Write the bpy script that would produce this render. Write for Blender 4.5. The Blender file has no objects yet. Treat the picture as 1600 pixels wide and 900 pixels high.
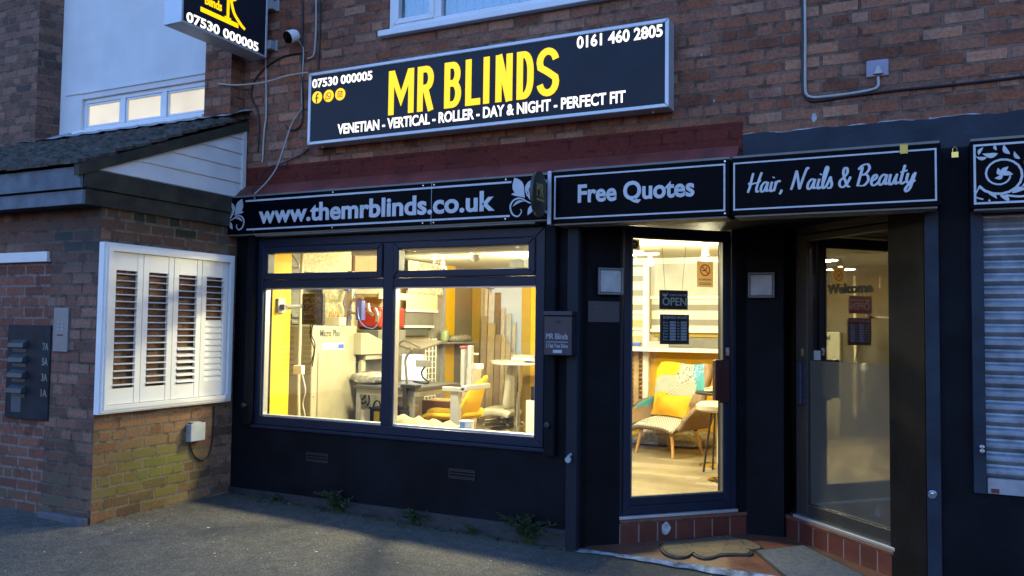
import bpy, math, random
from mathutils import Vector, Matrix
random.seed(7)
S = bpy.context.scene
COL = S.collection
R_ = math.radians
# ---------------------------------------------------------------- camera, sky, sun, exposure
YAW, PITCH, ROLL, FPX = 0.448792, 0.0465169, 0.0130417, 1269.14
CAM = Vector((0.0, -5.5439, 1.6))
_f = Vector((-math.sin(YAW)*math.cos(PITCH), math.cos(YAW)*math.cos(PITCH), math.sin(PITCH)))
_r = Vector((math.cos(YAW), math.sin(YAW), 0)); _u = _r.cross(_f)
_r2 = _r*math.cos(ROLL)+_u*math.sin(ROLL); _u2 = -_r*math.sin(ROLL)+_u*math.cos(ROLL)
cd = bpy.data.cameras.new('camera'); cam = bpy.data.objects.new('camera', cd); COL.objects.link(cam)
m3 = Matrix((_r2, _u2, -_f)).transposed().to_4x4(); m3.translation = CAM; cam.matrix_world = m3
cd.sensor_width = 36; cd.lens = FPX/1600*36; cd.clip_start = .05; cd.clip_end = 500
S.camera = cam
SUN_EL, SUN_ROT = 0, 20; SKY_TINT = (1.2, 1.26, 1.34)
w = bpy.data.worlds.new('World'); S.world = w; w.use_nodes = True
nt = w.node_tree; bg = nt.nodes['Background']
sky = nt.nodes.new('ShaderNodeTexSky'); sky.sky_type = 'NISHITA'; sky.sun_disc = False
sky.sun_elevation = R_(SUN_EL); sky.sun_rotation = R_(SUN_ROT); sky.ozone_density = 3.0; sky.air_density = 1.0; sky.dust_density = .6
tn = nt.nodes.new('ShaderNodeMix'); tn.data_type = 'RGBA'; tn.blend_type = 'MULTIPLY'; tn.inputs[0].default_value = 1; tn.inputs[7].default_value = (*SKY_TINT, 1)
nt.links.new(sky.outputs[0], tn.inputs[6]); nt.links.new(tn.outputs[2], bg.inputs[0]); bg.inputs[1].default_value = 0.15
sl = bpy.data.lights.new('sun', 'SUN'); sl.energy = .002; sl.angle = R_(30); sl.color = (1, .85, .7)
so = bpy.data.objects.new('sun', sl); COL.objects.link(so)
so.rotation_euler = Vector((0, -math.cos(R_(5)), -math.sin(R_(5)))).to_track_quat('-Z', 'Y').to_euler()
S.view_settings.view_transform = 'Standard'; S.view_settings.look = 'None'
S.view_settings.exposure = 4.6; S.view_settings.gamma = 1; S.view_settings.use_curve_mapping = False
LAMP_W = 4.0     # overall power of the shop's own lamps
S.cycles.max_bounces = 8; S.cycles.transparent_max_bounces = 16
try:
    S.cycles.use_denoising = True; S.cycles.caustics_reflective = False; S.cycles.caustics_refractive = False
    S.cycles.sample_clamp_indirect = 0
except Exception: pass

# ---------------------------------------------------------------- measuring: a photo pixel (1600x900) onto a plane of the place
def ray(x, y): return _r2*(x-800) - _u2*(y-450) + _f*FPX
def onY(x, y, Y=0): d = ray(x, y); return CAM + d*((Y-CAM.y)/d.y)
def onX(x, y, X): d = ray(x, y); return CAM + d*((X-CAM.x)/d.x)
def onZ(x, y, Z): d = ray(x, y); return CAM + d*((Z-CAM.z)/d.z)
def onF(x, y, M, v=0):   # vertical plane v of a local frame -> (u, z)
    i = M.inverted(); c = i @ CAM; d = i.to_3x3() @ ray(x, y); p = c + d*((v-c.y)/d.y); return p.x, p.z

# ---------------------------------------------------------------- mesh collector
WM = {}
class MB:
    def __init__(s, M=None): s.v = []; s.f = []; s.uv = []; s.mi = []; s.M = M or Matrix(); s.k = 0
    def add(s, vs, fs, mi=0, uvs=None):
        o = len(s.v); vs = [Vector(q) for q in vs]; s.v += [s.M @ q for q in vs]
        for fi, fc in enumerate(fs):
            s.f.append([o+i for i in fc]); s.mi.append(mi)
            if uvs: s.uv.append([uvs[i] for i in fc]); continue
            p = [vs[i] for i in fc]; n = Vector((0, 0, 0))
            for i in range(len(p)):
                a, b = p[i], p[(i+1) % len(p)]
                n += Vector(((a.y-b.y)*(a.z+b.z), (a.z-b.z)*(a.x+b.x), (a.x-b.x)*(a.y+b.y)))
            ax = max(range(3), key=lambda i: abs(n[i]))
            s.uv.append([((q.y, q.z), (q.x, q.z), (q.x, q.y))[ax] for q in p])
        return s
    def box(s, x0, x1, y0, y1, z0, z1, mi=0):
        v = [(x, y, z) for z in (z0, z1) for y in (y0, y1) for x in (x0, x1)]
        return s.add(v, [(0, 2, 3, 1), (4, 5, 7, 6), (0, 1, 5, 4), (2, 6, 7, 3), (0, 4, 6, 2), (1, 3, 7, 5)], mi)
    def plan(s, pts, z0, z1, mi=0):     # vertical prism over a plan outline (counter-clockwise from above)
        n = len(pts); v = [(p[0], p[1], z0) for p in pts]+[(p[0], p[1], z1) for p in pts]
        for i in range(n):
            j = (i+1) % n; a = Vector(pts[i]); b = Vector(pts[j]); L = (b-a).length
            t = Vector((b-a)).normalized(); u0 = a.dot(t)
            s.add([v[i], v[j], v[j+n], v[i+n]], [(0, 1, 2, 3)], mi, [(u0, z0), (u0+L, z0), (u0+L, z1), (u0, z1)])
        s.add(v[n:], [tuple(range(n))], mi); s.add(v[:n], [tuple(range(n-1, -1, -1))], mi); return s
    def prism(s, pts, fr, d0, d1, mi=0):  # outline (u,v) extruded along a frame's normal from d0 to d1
        O, U, V, N = fr; n = len(pts)
        v = [O+U*p[0]+V*p[1]+N*d for d in (d0, d1) for p in pts]
        s.add(v, [tuple(range(n-1, -1, -1)), tuple(range(n, 2*n))]+[(i, (i+1) % n, (i+1) % n+n, i+n) for i in range(n)], mi); return s
    def slab(s, fr, u0, u1, v0, v1, d0, d1, mi=0): return s.prism([(u0, v0), (u1, v0), (u1, v1), (u0, v1)], fr, d0, d1, mi)
    def ring(s, fr, u0, u1, v0, v1, t, d0, d1, mi=0):   # a picture-frame border of width t
        o = [(u0, v0), (u1, v0), (u1, v1), (u0, v1)]; i = [(u0+t, v0+t), (u1-t, v0+t), (u1-t, v1-t), (u0+t, v1-t)]
        for k in range(4):
            l = (k+1) % 4; s.prism([o[k], o[l], i[l], i[k]], fr, d0, d1, mi)
        return s
    def disc(s, fr, cu, cv, ru, rv, d0, d1, n=28, mi=0):
        return s.prism([(cu+ru*math.cos(2*math.pi*i/n), cv+rv*math.sin(2*math.pi*i/n)) for i in range(n)], fr, d0, d1, mi)
    def ribbon(s, pts, wd, fr, d0, d1, closed=False, mi=0):   # pen stroke of width wd (number or list) along (u,v) points
        pts = [Vector(p) for p in pts]; n = len(pts); L = []; Rr = []
        for i in range(n):
            a = pts[(i-1) % n] if (i > 0 or closed) else None; b = pts[(i+1) % n] if (i < n-1 or closed) else None
            t1 = (pts[i]-a).normalized() if a is not None and (pts[i]-a).length > 1e-9 else None
            t2 = (b-pts[i]).normalized() if b is not None and (b-pts[i]).length > 1e-9 else None
            t1 = t1 or t2; t2 = t2 or t1
            n1 = Vector((-t1.y, t1.x)); n2 = Vector((-t2.y, t2.x)); m = n1+n2
            m = m.normalized() if m.length > 1e-6 else n1
            h = (wd[i] if isinstance(wd, (list, tuple)) else wd)/2/max(.42, m.dot(n1))
            L.append(pts[i]+m*h); Rr.append(pts[i]-m*h)
        s.k += 1; d1 = d1+s.k*1.5e-4
        O, U, V, N = fr; P = lambda p, d: O+U*p.x+V*p.y+N*d
        v = [P(p, d1+i*1.2e-5) for i, p in enumerate(L)]+[P(p, d1+i*1.2e-5) for i, p in enumerate(Rr)]+[P(p, d0) for p in L]+[P(p, d0) for p in Rr]
        f = []
        for i in range(n if closed else n-1):
            j = (i+1) % n; f += [(n+i, n+j, j, i), (i, j, 2*n+j, 2*n+i), (n+j, n+i, 3*n+i, 3*n+j)]
        if not closed: f += [(0, 2*n, 3*n, n), (n-1, 2*n-1, 4*n-1, 3*n-1)]
        return s.add(v, f, mi)
    def text(s, txt, fr, u0, u1, v0, v1, d=.0015, bold=0.0, shear=0.0, mi=0, fit=None):
        cu = bpy.data.curves.new('t', 'FONT'); cu.body = txt; cu.size = 1; cu.extrude = .01; cu.offset = bold; cu.shear = shear; cu.resolution_u = 4
        ob = bpy.data.objects.new('t', cu); me = bpy.data.meshes.new_from_object(ob)
        V0 = [q.co.copy() for q in me.vertices]; F = [tuple(p.vertices) for p in me.polygons]
        bpy.data.objects.remove(ob); bpy.data.curves.remove(cu); bpy.data.meshes.remove(me)
        if not V0: return s
        xa, xb = min(q.x for q in V0), max(q.x for q in V0); ya, yb = min(q.y for q in V0), max(q.y for q in V0)
        if fit: ya, yb = fit
        O, U, V, N = fr
        vs = [O+U*(u0+(q.x-xa)/(xb-xa)*(u1-u0))+V*(v0+(q.y-ya)/(yb-ya)*(v1-v0))+N*(d*(.5+q.z*50)) for q in V0]
        return s.add(vs, F, mi)
    def tube(s, pts, r, seg=8, mi=0, cap=True):
        pts = [Vector(p) for p in pts]; n = len(pts); rr = r if isinstance(r, (list, tuple)) else [r]*n
        t = (pts[1]-pts[0]).normalized(); a = t.orthogonal().normalized(); v = []
        for i in range(n):
            t2 = ((pts[min(i+1, n-1)]-pts[max(i-1, 0)])); t2 = t2.normalized() if t2.length > 1e-9 else t
            a = (a-t2*a.dot(t2)); a = a.normalized() if a.length > 1e-6 else t2.orthogonal().normalized(); b = t2.cross(a)
            v += [pts[i]+(a*math.cos(2*math.pi*k/seg)+b*math.sin(2*math.pi*k/seg))*rr[i] for k in range(seg)]; t = t2
        f = [(i*seg+k, i*seg+(k+1) % seg, (i+1)*seg+(k+1) % seg, (i+1)*seg+k) for i in range(n-1) for k in range(seg)]
        if cap: f += [tuple(range(seg-1, -1, -1)), tuple(range((n-1)*seg, n*seg))]
        return s.add(v, f, mi)
    def lathe(s, c, prof, seg=28, mi=0, axis=None):
        c = Vector(c); v = []; q = Matrix() if axis is None else Vector(axis).to_track_quat('Z', 'Y').to_matrix().to_4x4()
        for r, z in prof: v += [c+q @ Vector((r*math.cos(2*math.pi*k/seg), r*math.sin(2*math.pi*k/seg), z)) for k in range(seg)]
        n = len(prof); f = [(i*seg+k, i*seg+(k+1) % seg, (i+1)*seg+(k+1) % seg, (i+1)*seg+k) for i in range(n-1) for k in range(seg)]
        f += [tuple(range(seg-1, -1, -1)), tuple(range((n-1)*seg, n*seg))]
        return s.add(v, f, mi)
    def build(s, name, mat, parent=None, bevel=0, smooth=False, sub=0):
        me = bpy.data.meshes.new(name); inv = WM[parent.name].inverted() if parent else None
        vs = [inv @ q for q in s.v] if inv else s.v
        c0 = None
        if parent is None:
            xs = [q.x for q in vs]; ys = [q.y for q in vs]; zs = [q.z for q in vs]
            c0 = Vector(((min(xs)+max(xs))/2, (min(ys)+max(ys))/2, min(zs))); vs = [q-c0 for q in vs]
        me.from_pydata([tuple(q) for q in vs], [], s.f); uv = me.uv_layers.new(name='UVMap')
        for p, u in zip(me.polygons, s.uv):
            for li, q in zip(p.loop_indices, u): uv.data[li].uv = q
        for mt in (mat if isinstance(mat, (list, tuple)) else [mat]): me.materials.append(mt)
        me.polygons.foreach_set('material_index', s.mi)
        if smooth:
            me.polygons.foreach_set('use_smooth', [True]*len(me.polygons)); me.update()
            try: me.set_sharp_from_angle(angle=R_(40))
            except Exception: pass
        me.validate(); me.update()
        o = bpy.data.objects.new(name, me); COL.objects.link(o)
        if parent: o.parent = parent; WM[o.name] = WM[parent.name]
        else: o.location = c0; WM[o.name] = Matrix.Translation(c0)
        if bevel:
            b = o.modifiers.new('b', 'BEVEL'); b.width = bevel; b.segments = 2; b.limit_method = 'ANGLE'; b.angle_limit = R_(40)
        if sub:
            b = o.modifiers.new('s', 'SUBSURF'); b.levels = b.render_levels = sub
        return o
def tag(o, label=None, cat=None, group=None, kind=None):
    for k, v in (('label', label), ('category', cat), ('group', group), ('kind', kind)):
        if v: o[k] = v
    return o
def thing(name, loc, label, cat, group=None):
    o = bpy.data.objects.new(name, None); COL.objects.link(o); o.location = Vector(loc); WM[o.name] = Matrix.Translation(Vector(loc)); o.empty_display_size = .1
    return tag(o, label, cat, group)
def copy_tree(o, loc, label):
    c = o.copy(); COL.objects.link(c); c.location = Vector(loc); c['label'] = label
    for ch in o.children:
        d = ch.copy(); COL.objects.link(d); d.parent = c
        for g in ch.children:
            e = g.copy(); COL.objects.link(e); e.parent = d
    return c
XA, YA, ZA = Vector((1, 0, 0)), Vector((0, 1, 0)), Vector((0, 0, 1))
def FY(x, Y, z): return (Vector((x, Y, z)), XA, ZA, -YA)        # frame on a facade-parallel plane, facing the street
def FXp(X, y, z): return (Vector((X, y, z)), YA, ZA, XA)        # frame on a plane facing +X
def FM(M, u, v, z): q = M.to_3x3(); return (M @ Vector((u, v, z)), q @ XA, ZA.copy(), q @ -YA)
def spline(p, n=6, closed=False):
    p = [Vector(q) for q in p]; m = len(p); out = []
    for i in range(m if closed else m-1):
        g = lambda k: p[k % m] if closed else p[max(0, min(m-1, k))]
        a, b, c, d = g(i-1), g(i), g(i+1), g(i+2)
        for k in range(n):
            t = k/n; out.append(.5*(2*b+(c-a)*t+(2*a-5*b+4*c-d)*t*t+(3*b-a-3*c+d)*t**3))
    if not closed: out.append(p[-1])
    return out
def arc(cx, cy, rx, ry, a0, a1, n=10): return [(cx+rx*math.cos(R_(a0+(a1-a0)*i/n)), cy+ry*math.sin(R_(a0+(a1-a0)*i/n))) for i in range(n+1)]

# ---------------------------------------------------------------- materials
MATS = {}
def newmat(name):
    m = bpy.data.materials.new(name); m.use_nodes = True; t = m.node_tree; return m, t, t.nodes['Principled BSDF']
def nd(t, typ, ins=None, **kw):
    n = t.nodes.new(typ)
    for k, v in kw.items(): setattr(n, k, v)
    for k, v in (ins or {}).items():
        if hasattr(v, 'bl_idname') or isinstance(v, bpy.types.NodeSocket): t.links.new(v, n.inputs[k])
        else: n.inputs[k].default_value = v
    return n
def ramp(t, fac, stops):
    n = t.nodes.new('ShaderNodeValToRGB'); t.links.new(fac, n.inputs[0]); e = n.color_ramp.elements
    while len(e) < len(stops): e.new(.5)
    for i, (p, c) in enumerate(stops): e[i].position = p; e[i].color = (*c, 1) if len(c) == 3 else c
    return n.outputs[0]
def mix(t, f, a, b, mode='MIX'):
    n = t.nodes.new('ShaderNodeMix'); n.data_type = 'RGBA'; n.blend_type = mode
    for s, v in ((n.inputs[0], f), (n.inputs[6], a), (n.inputs[7], b)):
        if isinstance(v, bpy.types.NodeSocket): t.links.new(v, s)
        else: s.default_value = v if not isinstance(v, tuple) or len(v) == 4 else (*v, 1)
    return n.outputs[2]
def math_(t, op, a, b=0.0, c=False):
    n = t.nodes.new('ShaderNodeMath'); n.operation = op; n.use_clamp = c
    for s, v in ((n.inputs[0], a), (n.inputs[1], b)):
        if isinstance(v, bpy.types.NodeSocket): t.links.new(v, s)
        else: s.default_value = v
    return n.outputs[0]
def noise(t, vec, scale, detail=4, rough=.55):
    n = nd(t, 'ShaderNodeTexNoise', {'Scale': scale, 'Detail': detail, 'Roughness': rough}); t.links.new(vec, n.inputs['Vector']); return n.outputs[0]
def mat(name, col, rough=.55, metal=0.0, var=.12, vs=6.0, bump=0.0, bs=80.0, spec=.5, coat=0.0):
    if name in MATS: return MATS[name]
    m, t, p = newmat(name); tc = nd(t, 'ShaderNodeTexCoord').outputs['Object']
    n = noise(t, tc, vs)
    a = tuple(min(1, c*(1+var)) for c in col); b = tuple(c*(1-var) for c in col)
    t.links.new(ramp(t, n, [(.3, b), (.7, a)]), p.inputs['Base Color'])
    r = noise(t, tc, vs*3.1); t.links.new(math_(t, 'ADD', math_(t, 'MULTIPLY', r, .16), rough-.08, True), p.inputs['Roughness'])
    p.inputs['Metallic'].default_value = metal; p.inputs['Specular IOR Level'].default_value = spec
    if coat: p.inputs['Coat Weight'].default_value = coat; p.inputs['Coat Roughness'].default_value = .08
    if bump:
        bn = nd(t, 'ShaderNodeBump', {'Strength': bump, 'Distance': .01}); t.links.new(noise(t, tc, bs, 5), bn.inputs['Height']); t.links.new(bn.outputs[0], p.inputs['Normal'])
    MATS[name] = m; return m
def emit(name, col, st):
    if name in MATS: return MATS[name]
    m, t, p = newmat(name); p.inputs['Base Color'].default_value = (*[c*.15 for c in col], 1)
    p.inputs['Emission Color'].default_value = (*col, 1); p.inputs['Emission Strength'].default_value = st; MATS[name] = m; return m
def card(name, col):      # thin printed film that lets light through
    m, t, p = newmat(name); out = t.nodes['Material Output']; t.nodes.remove(p)
    a = nd(t, 'ShaderNodeBsdfDiffuse', {'Color': (*col, 1)}); b = nd(t, 'ShaderNodeBsdfTranslucent', {'Color': (*col, 1)})
    x = t.nodes.new('ShaderNodeMixShader'); x.inputs[0].default_value = .5; t.links.new(a.outputs[0], x.inputs[1]); t.links.new(b.outputs[0], x.inputs[2]); t.links.new(x.outputs[0], out.inputs[0]); return m
def glass(name, f0=.045, tint=(.97, .98, .97), rough=0.0):
    m, t, p = newmat(name); t.nodes.remove(p); out = t.nodes['Material Output']
    lw = nd(t, 'ShaderNodeLayerWeight', {'Blend': .5}); f = math_(t, 'POWER', lw.outputs['Facing'], 5.0)
    f = math_(t, 'ADD', math_(t, 'MULTIPLY', f, 1-f0), f0, True)
    tr = nd(t, 'ShaderNodeBsdfTransparent', {'Color': (*tint, 1)}); gl = nd(t, 'ShaderNodeBsdfGlossy', {'Roughness': rough, 'Color': (1, 1, 1, 1)})
    mx = t.nodes.new('ShaderNodeMixShader'); t.links.new(f, mx.inputs[0]); t.links.new(tr.outputs[0], mx.inputs[1]); t.links.new(gl.outputs[0], mx.inputs[2])
    t.links.new(mx.outputs[0], out.inputs[0]); return m
def brick(name, stops, mortar, moss=None, bw=.235, rh=.085, mo=.011, dirt=.3, rb=.6, sqf=4):
    m, t, p = newmat(name); uv = nd(t, 'ShaderNodeTexCoord').outputs['UV']
    wob = nd(t, 'ShaderNodeTexNoise', {'Scale': 7.0, 'Detail': 3.0}); t.links.new(uv, wob.inputs['Vector'])
    off = nd(t, 'ShaderNodeVectorMath', {0: wob.outputs['Color'], 1: (.5, .5, .5)}, operation='SUBTRACT').outputs[0]
    off = nd(t, 'ShaderNodeVectorMath', {0: off, 'Scale': .012}, operation='SCALE').outputs[0]
    v = nd(t, 'ShaderNodeVectorMath', {0: uv, 1: off}, operation='ADD').outputs[0]
    b = nd(t, 'ShaderNodeTexBrick', {'Color1': (0, 0, 0, 1), 'Color2': (1, 1, 1, 1), 'Mortar': (.5, .5, .5, 1), 'Scale': 1.0, 'Mortar Size': mo, 'Mortar Smooth': .25, 'Bias': 0.0, 'Brick Width': bw, 'Row Height': rh},
           offset=.5, squash=.5, squash_frequency=sqf)
    t.links.new(v, b.inputs['Vector'])
    n1 = noise(t, uv, 42, 6, .72); n2 = noise(t, uv, 1.7, 5, .6); n3 = noise(t, uv, 9, 5, .65)
    fac = math_(t, 'ADD', math_(t, 'MULTIPLY', b.outputs['Color'], .86), math_(t, 'MULTIPLY', math_(t, 'SUBTRACT', n3, .43), .5), True)
    c = ramp(t, fac, stops)
    c = mix(t, 1.0, c, ramp(t, n1, [(.28, (.55, .54, .54)), (.5, (1.05, 1.04, 1.03)), (.72, (1.45, 1.42, 1.4))]), 'MULTIPLY')
    c = mix(t, dirt, c, ramp(t, n2, [(.32, (.6, .58, .58)), (.68, (1.35, 1.3, 1.26))]), 'MULTIPLY')
    mc = mix(t, n1, tuple(x*.25 for x in mortar), tuple(x*1.35 for x in mortar))
    mc = mix(t, ramp(t, n3, [(.42, (1, 1, 1)), (.5, (0, 0, 0))]), mc, tuple(x*.42 for x in mortar))
    mc = mix(t, dirt, mc, ramp(t, n2, [(.32, (.4, .4, .4)), (.68, (1.2, 1.2, 1.2))]), 'MULTIPLY')
    c = mix(t, b.outputs['Fac'], c, mc)
    for (cu, cv, ru, rv, colr, amt) in (moss or []):
        d = nd(t, 'ShaderNodeVectorMath', {0: uv, 1: (cu, cv, 0)}, operation='SUBTRACT').outputs[0]
        d = nd(t, 'ShaderNodeVectorMath', {0: d, 1: (1/ru, 1/rv, 0)}, operation='MULTIPLY').outputs[0]
        d = nd(t, 'ShaderNodeVectorMath', {0: d}, operation='LENGTH').outputs['Value']
        k = math_(t, 'SUBTRACT', 1.15, d, True); k = math_(t, 'MULTIPLY', k, math_(t, 'ADD', math_(t, 'MULTIPLY', b.outputs['Color'], 1.1), .15), True)
        k = math_(t, 'MULTIPLY', k, math_(t, 'ADD', n1, .35), True); k = math_(t, 'MULTIPLY', k, math_(t, 'SUBTRACT', 1.0, math_(t, 'MULTIPLY', b.outputs['Fac'], .8)))
        c = mix(t, math_(t, 'MULTIPLY', k, amt, True), c, colr)
    t.links.new(c, p.inputs['Base Color']); p.inputs['Roughness'].default_value = .85; p.inputs['Specular IOR Level'].default_value = .25
    h = math_(t, 'ADD', math_(t, 'MULTIPLY', b.outputs['Fac'], -1.3), math_(t, 'ADD', math_(t, 'MULTIPLY', n1, .7), math_(t, 'MULTIPLY', b.outputs['Color'], .5)))
    bn = nd(t, 'ShaderNodeBump', {'Strength': rb, 'Distance': .008}); t.links.new(h, bn.inputs['Height']); t.links.new(bn.outputs[0], p.inputs['Normal'])
    return m
def tiles(name, c1, c2, mortar, bw, rh, rot=0.0, off=0.0, mo=.006, rough=.35, wave=0):
    m, t, p = newmat(name); uv = nd(t, 'ShaderNodeTexCoord').outputs['UV']
    mp = nd(t, 'ShaderNodeMapping', {'Vector': uv, 'Rotation': (0, 0, rot)}).outputs[0]
    b = nd(t, 'ShaderNodeTexBrick', {'Color1': (0, 0, 0, 1), 'Color2': (1, 1, 1, 1), 'Mortar': (.5, .5, .5, 1), 'Scale': 1.0, 'Mortar Size': mo, 'Mortar Smooth': .2, 'Brick Width': bw, 'Row Height': rh}, offset=off, squash=1.0)
    t.links.new(mp, b.inputs['Vector'])
    st = nd(t, 'ShaderNodeMapping', {'Vector': mp, 'Scale': (1, 14, 1) if wave else (1, 1, 1)}).outputs[0]
    n = noise(t, st, 4 if wave else 12, 6, .6); n2 = noise(t, uv, 3, 4)
    c = ramp(t, math_(t, 'ADD', math_(t, 'MULTIPLY', b.outputs['Color'], .55), math_(t, 'MULTIPLY', n, .45)), [(.1, c1), (.85, c2)])
    c = mix(t, .5, c, ramp(t, n2, [(.3, (.6, .6, .6)), (.7, (1.15, 1.15, 1.15))]), 'MULTIPLY')
    c = mix(t, b.outputs['Fac'], c, mortar); t.links.new(c, p.inputs['Base Color'])
    t.links.new(math_(t, 'ADD', math_(t, 'MULTIPLY', n2, .4), rough-.15, True), p.inputs['Roughness'])
    bn = nd(t, 'ShaderNodeBump', {'Strength': .3, 'Distance': .004}); t.links.new(math_(t, 'SUBTRACT', math_(t, 'MULTIPLY', n, .3), b.outputs['Fac']), bn.inputs['Height']); t.links.new(bn.outputs[0], p.inputs['Normal'])
    return m
def patterned(name, bgc, fgc, scale=9.0, thr=.52, style='noise', rough=.8):
    m, t, p = newmat(name); uv = nd(t, 'ShaderNodeTexCoord').outputs['UV']
    if style == 'noise':
        n = nd(t, 'ShaderNodeTexNoise', {'Scale': scale, 'Detail': 3.0, 'Distortion': 2.2}); t.links.new(uv, n.inputs['Vector']); f = n.outputs[0]
        c = ramp(t, f, [(thr-.04, bgc), (thr, fgc), (thr+.07, bgc), (thr+.12, tuple((a+b)/2 for a, b in zip(bgc, fgc)))])
    elif style == 'bands':
        sp = nd(t, 'ShaderNodeSeparateXYZ'); t.links.new(uv, sp.inputs[0]); f = math_(t, 'FRACT', math_(t, 'MULTIPLY', sp.outputs[1], scale))
        c = ramp(t, f, [(thr-.05, bgc), (thr, fgc), (.94, fgc), (1.0, bgc)])
    elif style == 'cells':
        n = nd(t, 'ShaderNodeTexVoronoi', {'Scale': scale}, feature='DISTANCE_TO_EDGE'); t.links.new(uv, n.inputs['Vector'])
        c = ramp(t, n.outputs[0], [(thr*.6, fgc), (thr, bgc)])
    else:
        n = nd(t, 'ShaderNodeTexChecker', {'Scale': scale, 'Color1': (*bgc, 1), 'Color2': (*fgc, 1)}); t.links.new(uv, n.inputs['Vector']); c = n.outputs[0]
    t.links.new(c, p.inputs['Base Color']); p.inputs['Roughness'].default_value = rough; return m

M_BRICK = brick('brown_brick', [(.0, (.11, .048, .031)), (.25, (.22, .083, .045)), (.45, (.255, .118, .074)), (.62, (.175, .083, .057)), (.8, (.30, .165, .112)), (1, (.38, .14, .06))], (.225, .14, .10), rb=.8, dirt=.55, sqf=6)
M_BRICKD = brick('sooty_brick', [(0, (.08, .05, .04)), (.4, (.16, .08, .055)), (.7, (.21, .11, .08)), (1, (.25, .15, .10))], (.17, .14, .115))
M_SIDE = brick('mossy_brick', [(0, (.10, .055, .034)), (.35, (.19, .09, .05)), (.65, (.25, .13, .075)), (1, (.31, .17, .10))], (.23, .175, .125),
               moss=[(-.82, .35, .55, .28, (.19, .20, .025), 1.5), (-1.1, .4, .9, .55, (.11, .095, .035), .8), (-.6, 2.42, 1.2, .22, (.03, .035, .02), 1.3)])  # the last patch just darkens bricks along the wall top
M_FRONT = brick('front_brick', [(0, (.085, .05, .04)), (.4, (.165, .08, .058)), (.7, (.215, .11, .08)), (1, (.26, .155, .115))], (.165, .12, .095),
                moss=[(-6.0, .3, .9, .5, (.06, .07, .04), .9), (-5.6, 2.25, 1.0, .35, (.04, .05, .05), 1.2)])  # the last patch is a plain dark tone high on the wall
M_INFILL = brick('infill_brick', [(0, (.12, .048, .034)), (.5, (.19, .075, .05)), (1, (.24, .10, .068))], (.25, .195, .17), moss=[(-6.7, .25, .9, .4, (.07, .075, .045), .9)])
M_REDBRICK = brick('red_painted_brick', [(0, (.10, .018, .012)), (1, (.12, .022, .015))], (.15, .027, .018), dirt=.5, rb=.35)
M_REDLEDGE = mat('red_masonry_paint', (.15, .032, .023), .55, var=.4, vs=4, bump=.25, bs=40)
M_BLACK = mat('black_render_paint', (.004, .0048, .0075), .6, var=.5, vs=3, bump=.45, bs=120, spec=.12)
M_BLUEB = mat('dark_blue_paint', (.018, .026, .04), .55, var=.3, vs=5, bump=.3, bs=60, spec=.2)
M_CHIP = mat('bare_chipped_plaster', (.36, .38, .40), .9, var=.4, vs=20, bump=.4)
M_FRAME = mat('anthracite_frame', (.010, .016, .034), .4, var=.12, spec=.25)
M_DARK = mat('black_gloss_panel', (.0025, .003, .0055), .18, var=.2, spec=.02)
M_DARKM = mat('black_plastic', (.012, .012, .014), .45)
M_LETTER = mat('silver_grey_lettering', (.48, .50, .53), .4)
M_ALU = mat('aluminium_trim', (.52, .53, .55), .35, metal=.6, var=.06)
M_ALUD = mat('dull_aluminium', (.26, .26, .25), .4, metal=.4, var=.1)
M_UPVC = mat('white_plastic_frame', (.72, .73, .74), .35, var=.05)
M_RENDER = mat('white_render', (.70, .71, .70), .85, var=.07, vs=2.5, bump=.25, bs=120)
M_CLAD = mat('white_cladding', (.68, .68, .67), .45, var=.08, vs=4)
M_SHUT = mat('white_shutter_paint', (.80, .79, .76), .38, var=.03)
M_LEAD = mat('lead_flashing', (.30, .32, .34), .6, metal=.2, var=.3, vs=9, bump=.5, bs=25)
M_WOODB = mat('weathered_blue_board', (.10, .125, .155), .7, var=.3, vs=7, bump=.4, bs=60)
M_BEAM = mat('dark_mossy_timber', (.03, .027, .017), .8, var=.6, vs=6, bump=.6, bs=50)
M_TILE = mat('mossy_roof_tile', (.072, .064, .054), .9, var=.7, vs=16, bump=1.0, bs=40, spec=.2)
M_WHITE = mat('white_plastic', (.75, .75, .73), .4, var=.05)
M_GREYP = mat('grey_plastic', (.32, .34, .36), .45)
M_STEEL = mat('brushed_steel', (.55, .55, .56), .3, metal=1, var=.08)
M_CHROME = mat('chrome', (.8, .8, .8), .12, metal=1, var=.03)
M_CABLEB = mat('black_cable', (.012, .012, .013), .5)
M_CABLEW = mat('white_cable', (.40, .38, .36), .5)
M_EW = emit('lit_white_letters', (1, .97, .93), .065)
M_EY = emit('lit_yellow_letters', (1, .56, .0), .066)
M_SIGNP = mat('navy_sign_panel', (.012, .016, .026), .4, var=.25, vs=1.5, spec=.2)
M_GLASS = glass('clear_glass')
M_GLASSD = glass('door_glass', f0=.2, tint=(.8, .82, .82))
M_QUARRY = tiles('quarry_tile', (.10, .036, .022), (.21, .075, .045), (.12, .09, .07), .155, .155, rot=R_(45), rough=.4)
M_RISER = tiles('step_tile', (.085, .022, .017), (.15, .042, .03), (.19, .15, .14), .157, .4, rough=.35)
M_FLOOR = tiles('oak_laminate', (.17, .135, .085), (.36, .30, .20), (.16, .12, .08), 1.25, .13, off=.37, mo=.0025, rough=.4, wave=1)
M_CREAM = mat('cream_wall', (.50, .46, .34), .8, var=.05)
M_GREYW = mat('taupe_grey_wall', (.19, .17, .125), .8, var=.06)
M_YELLOW = mat('yellow_wall_paint', (.66, .40, .008), .7, var=.05)
M_OCHRE = mat('ochre_wall_paint', (.36, .24, .045), .7, var=.05)
M_CEIL = mat('ceiling_white', (.42, .40, .32), .85, var=.05)
M_PALEB = mat('pale_blue_sheet', (.55, .68, .98), .5, var=.08, vs=3)
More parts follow.
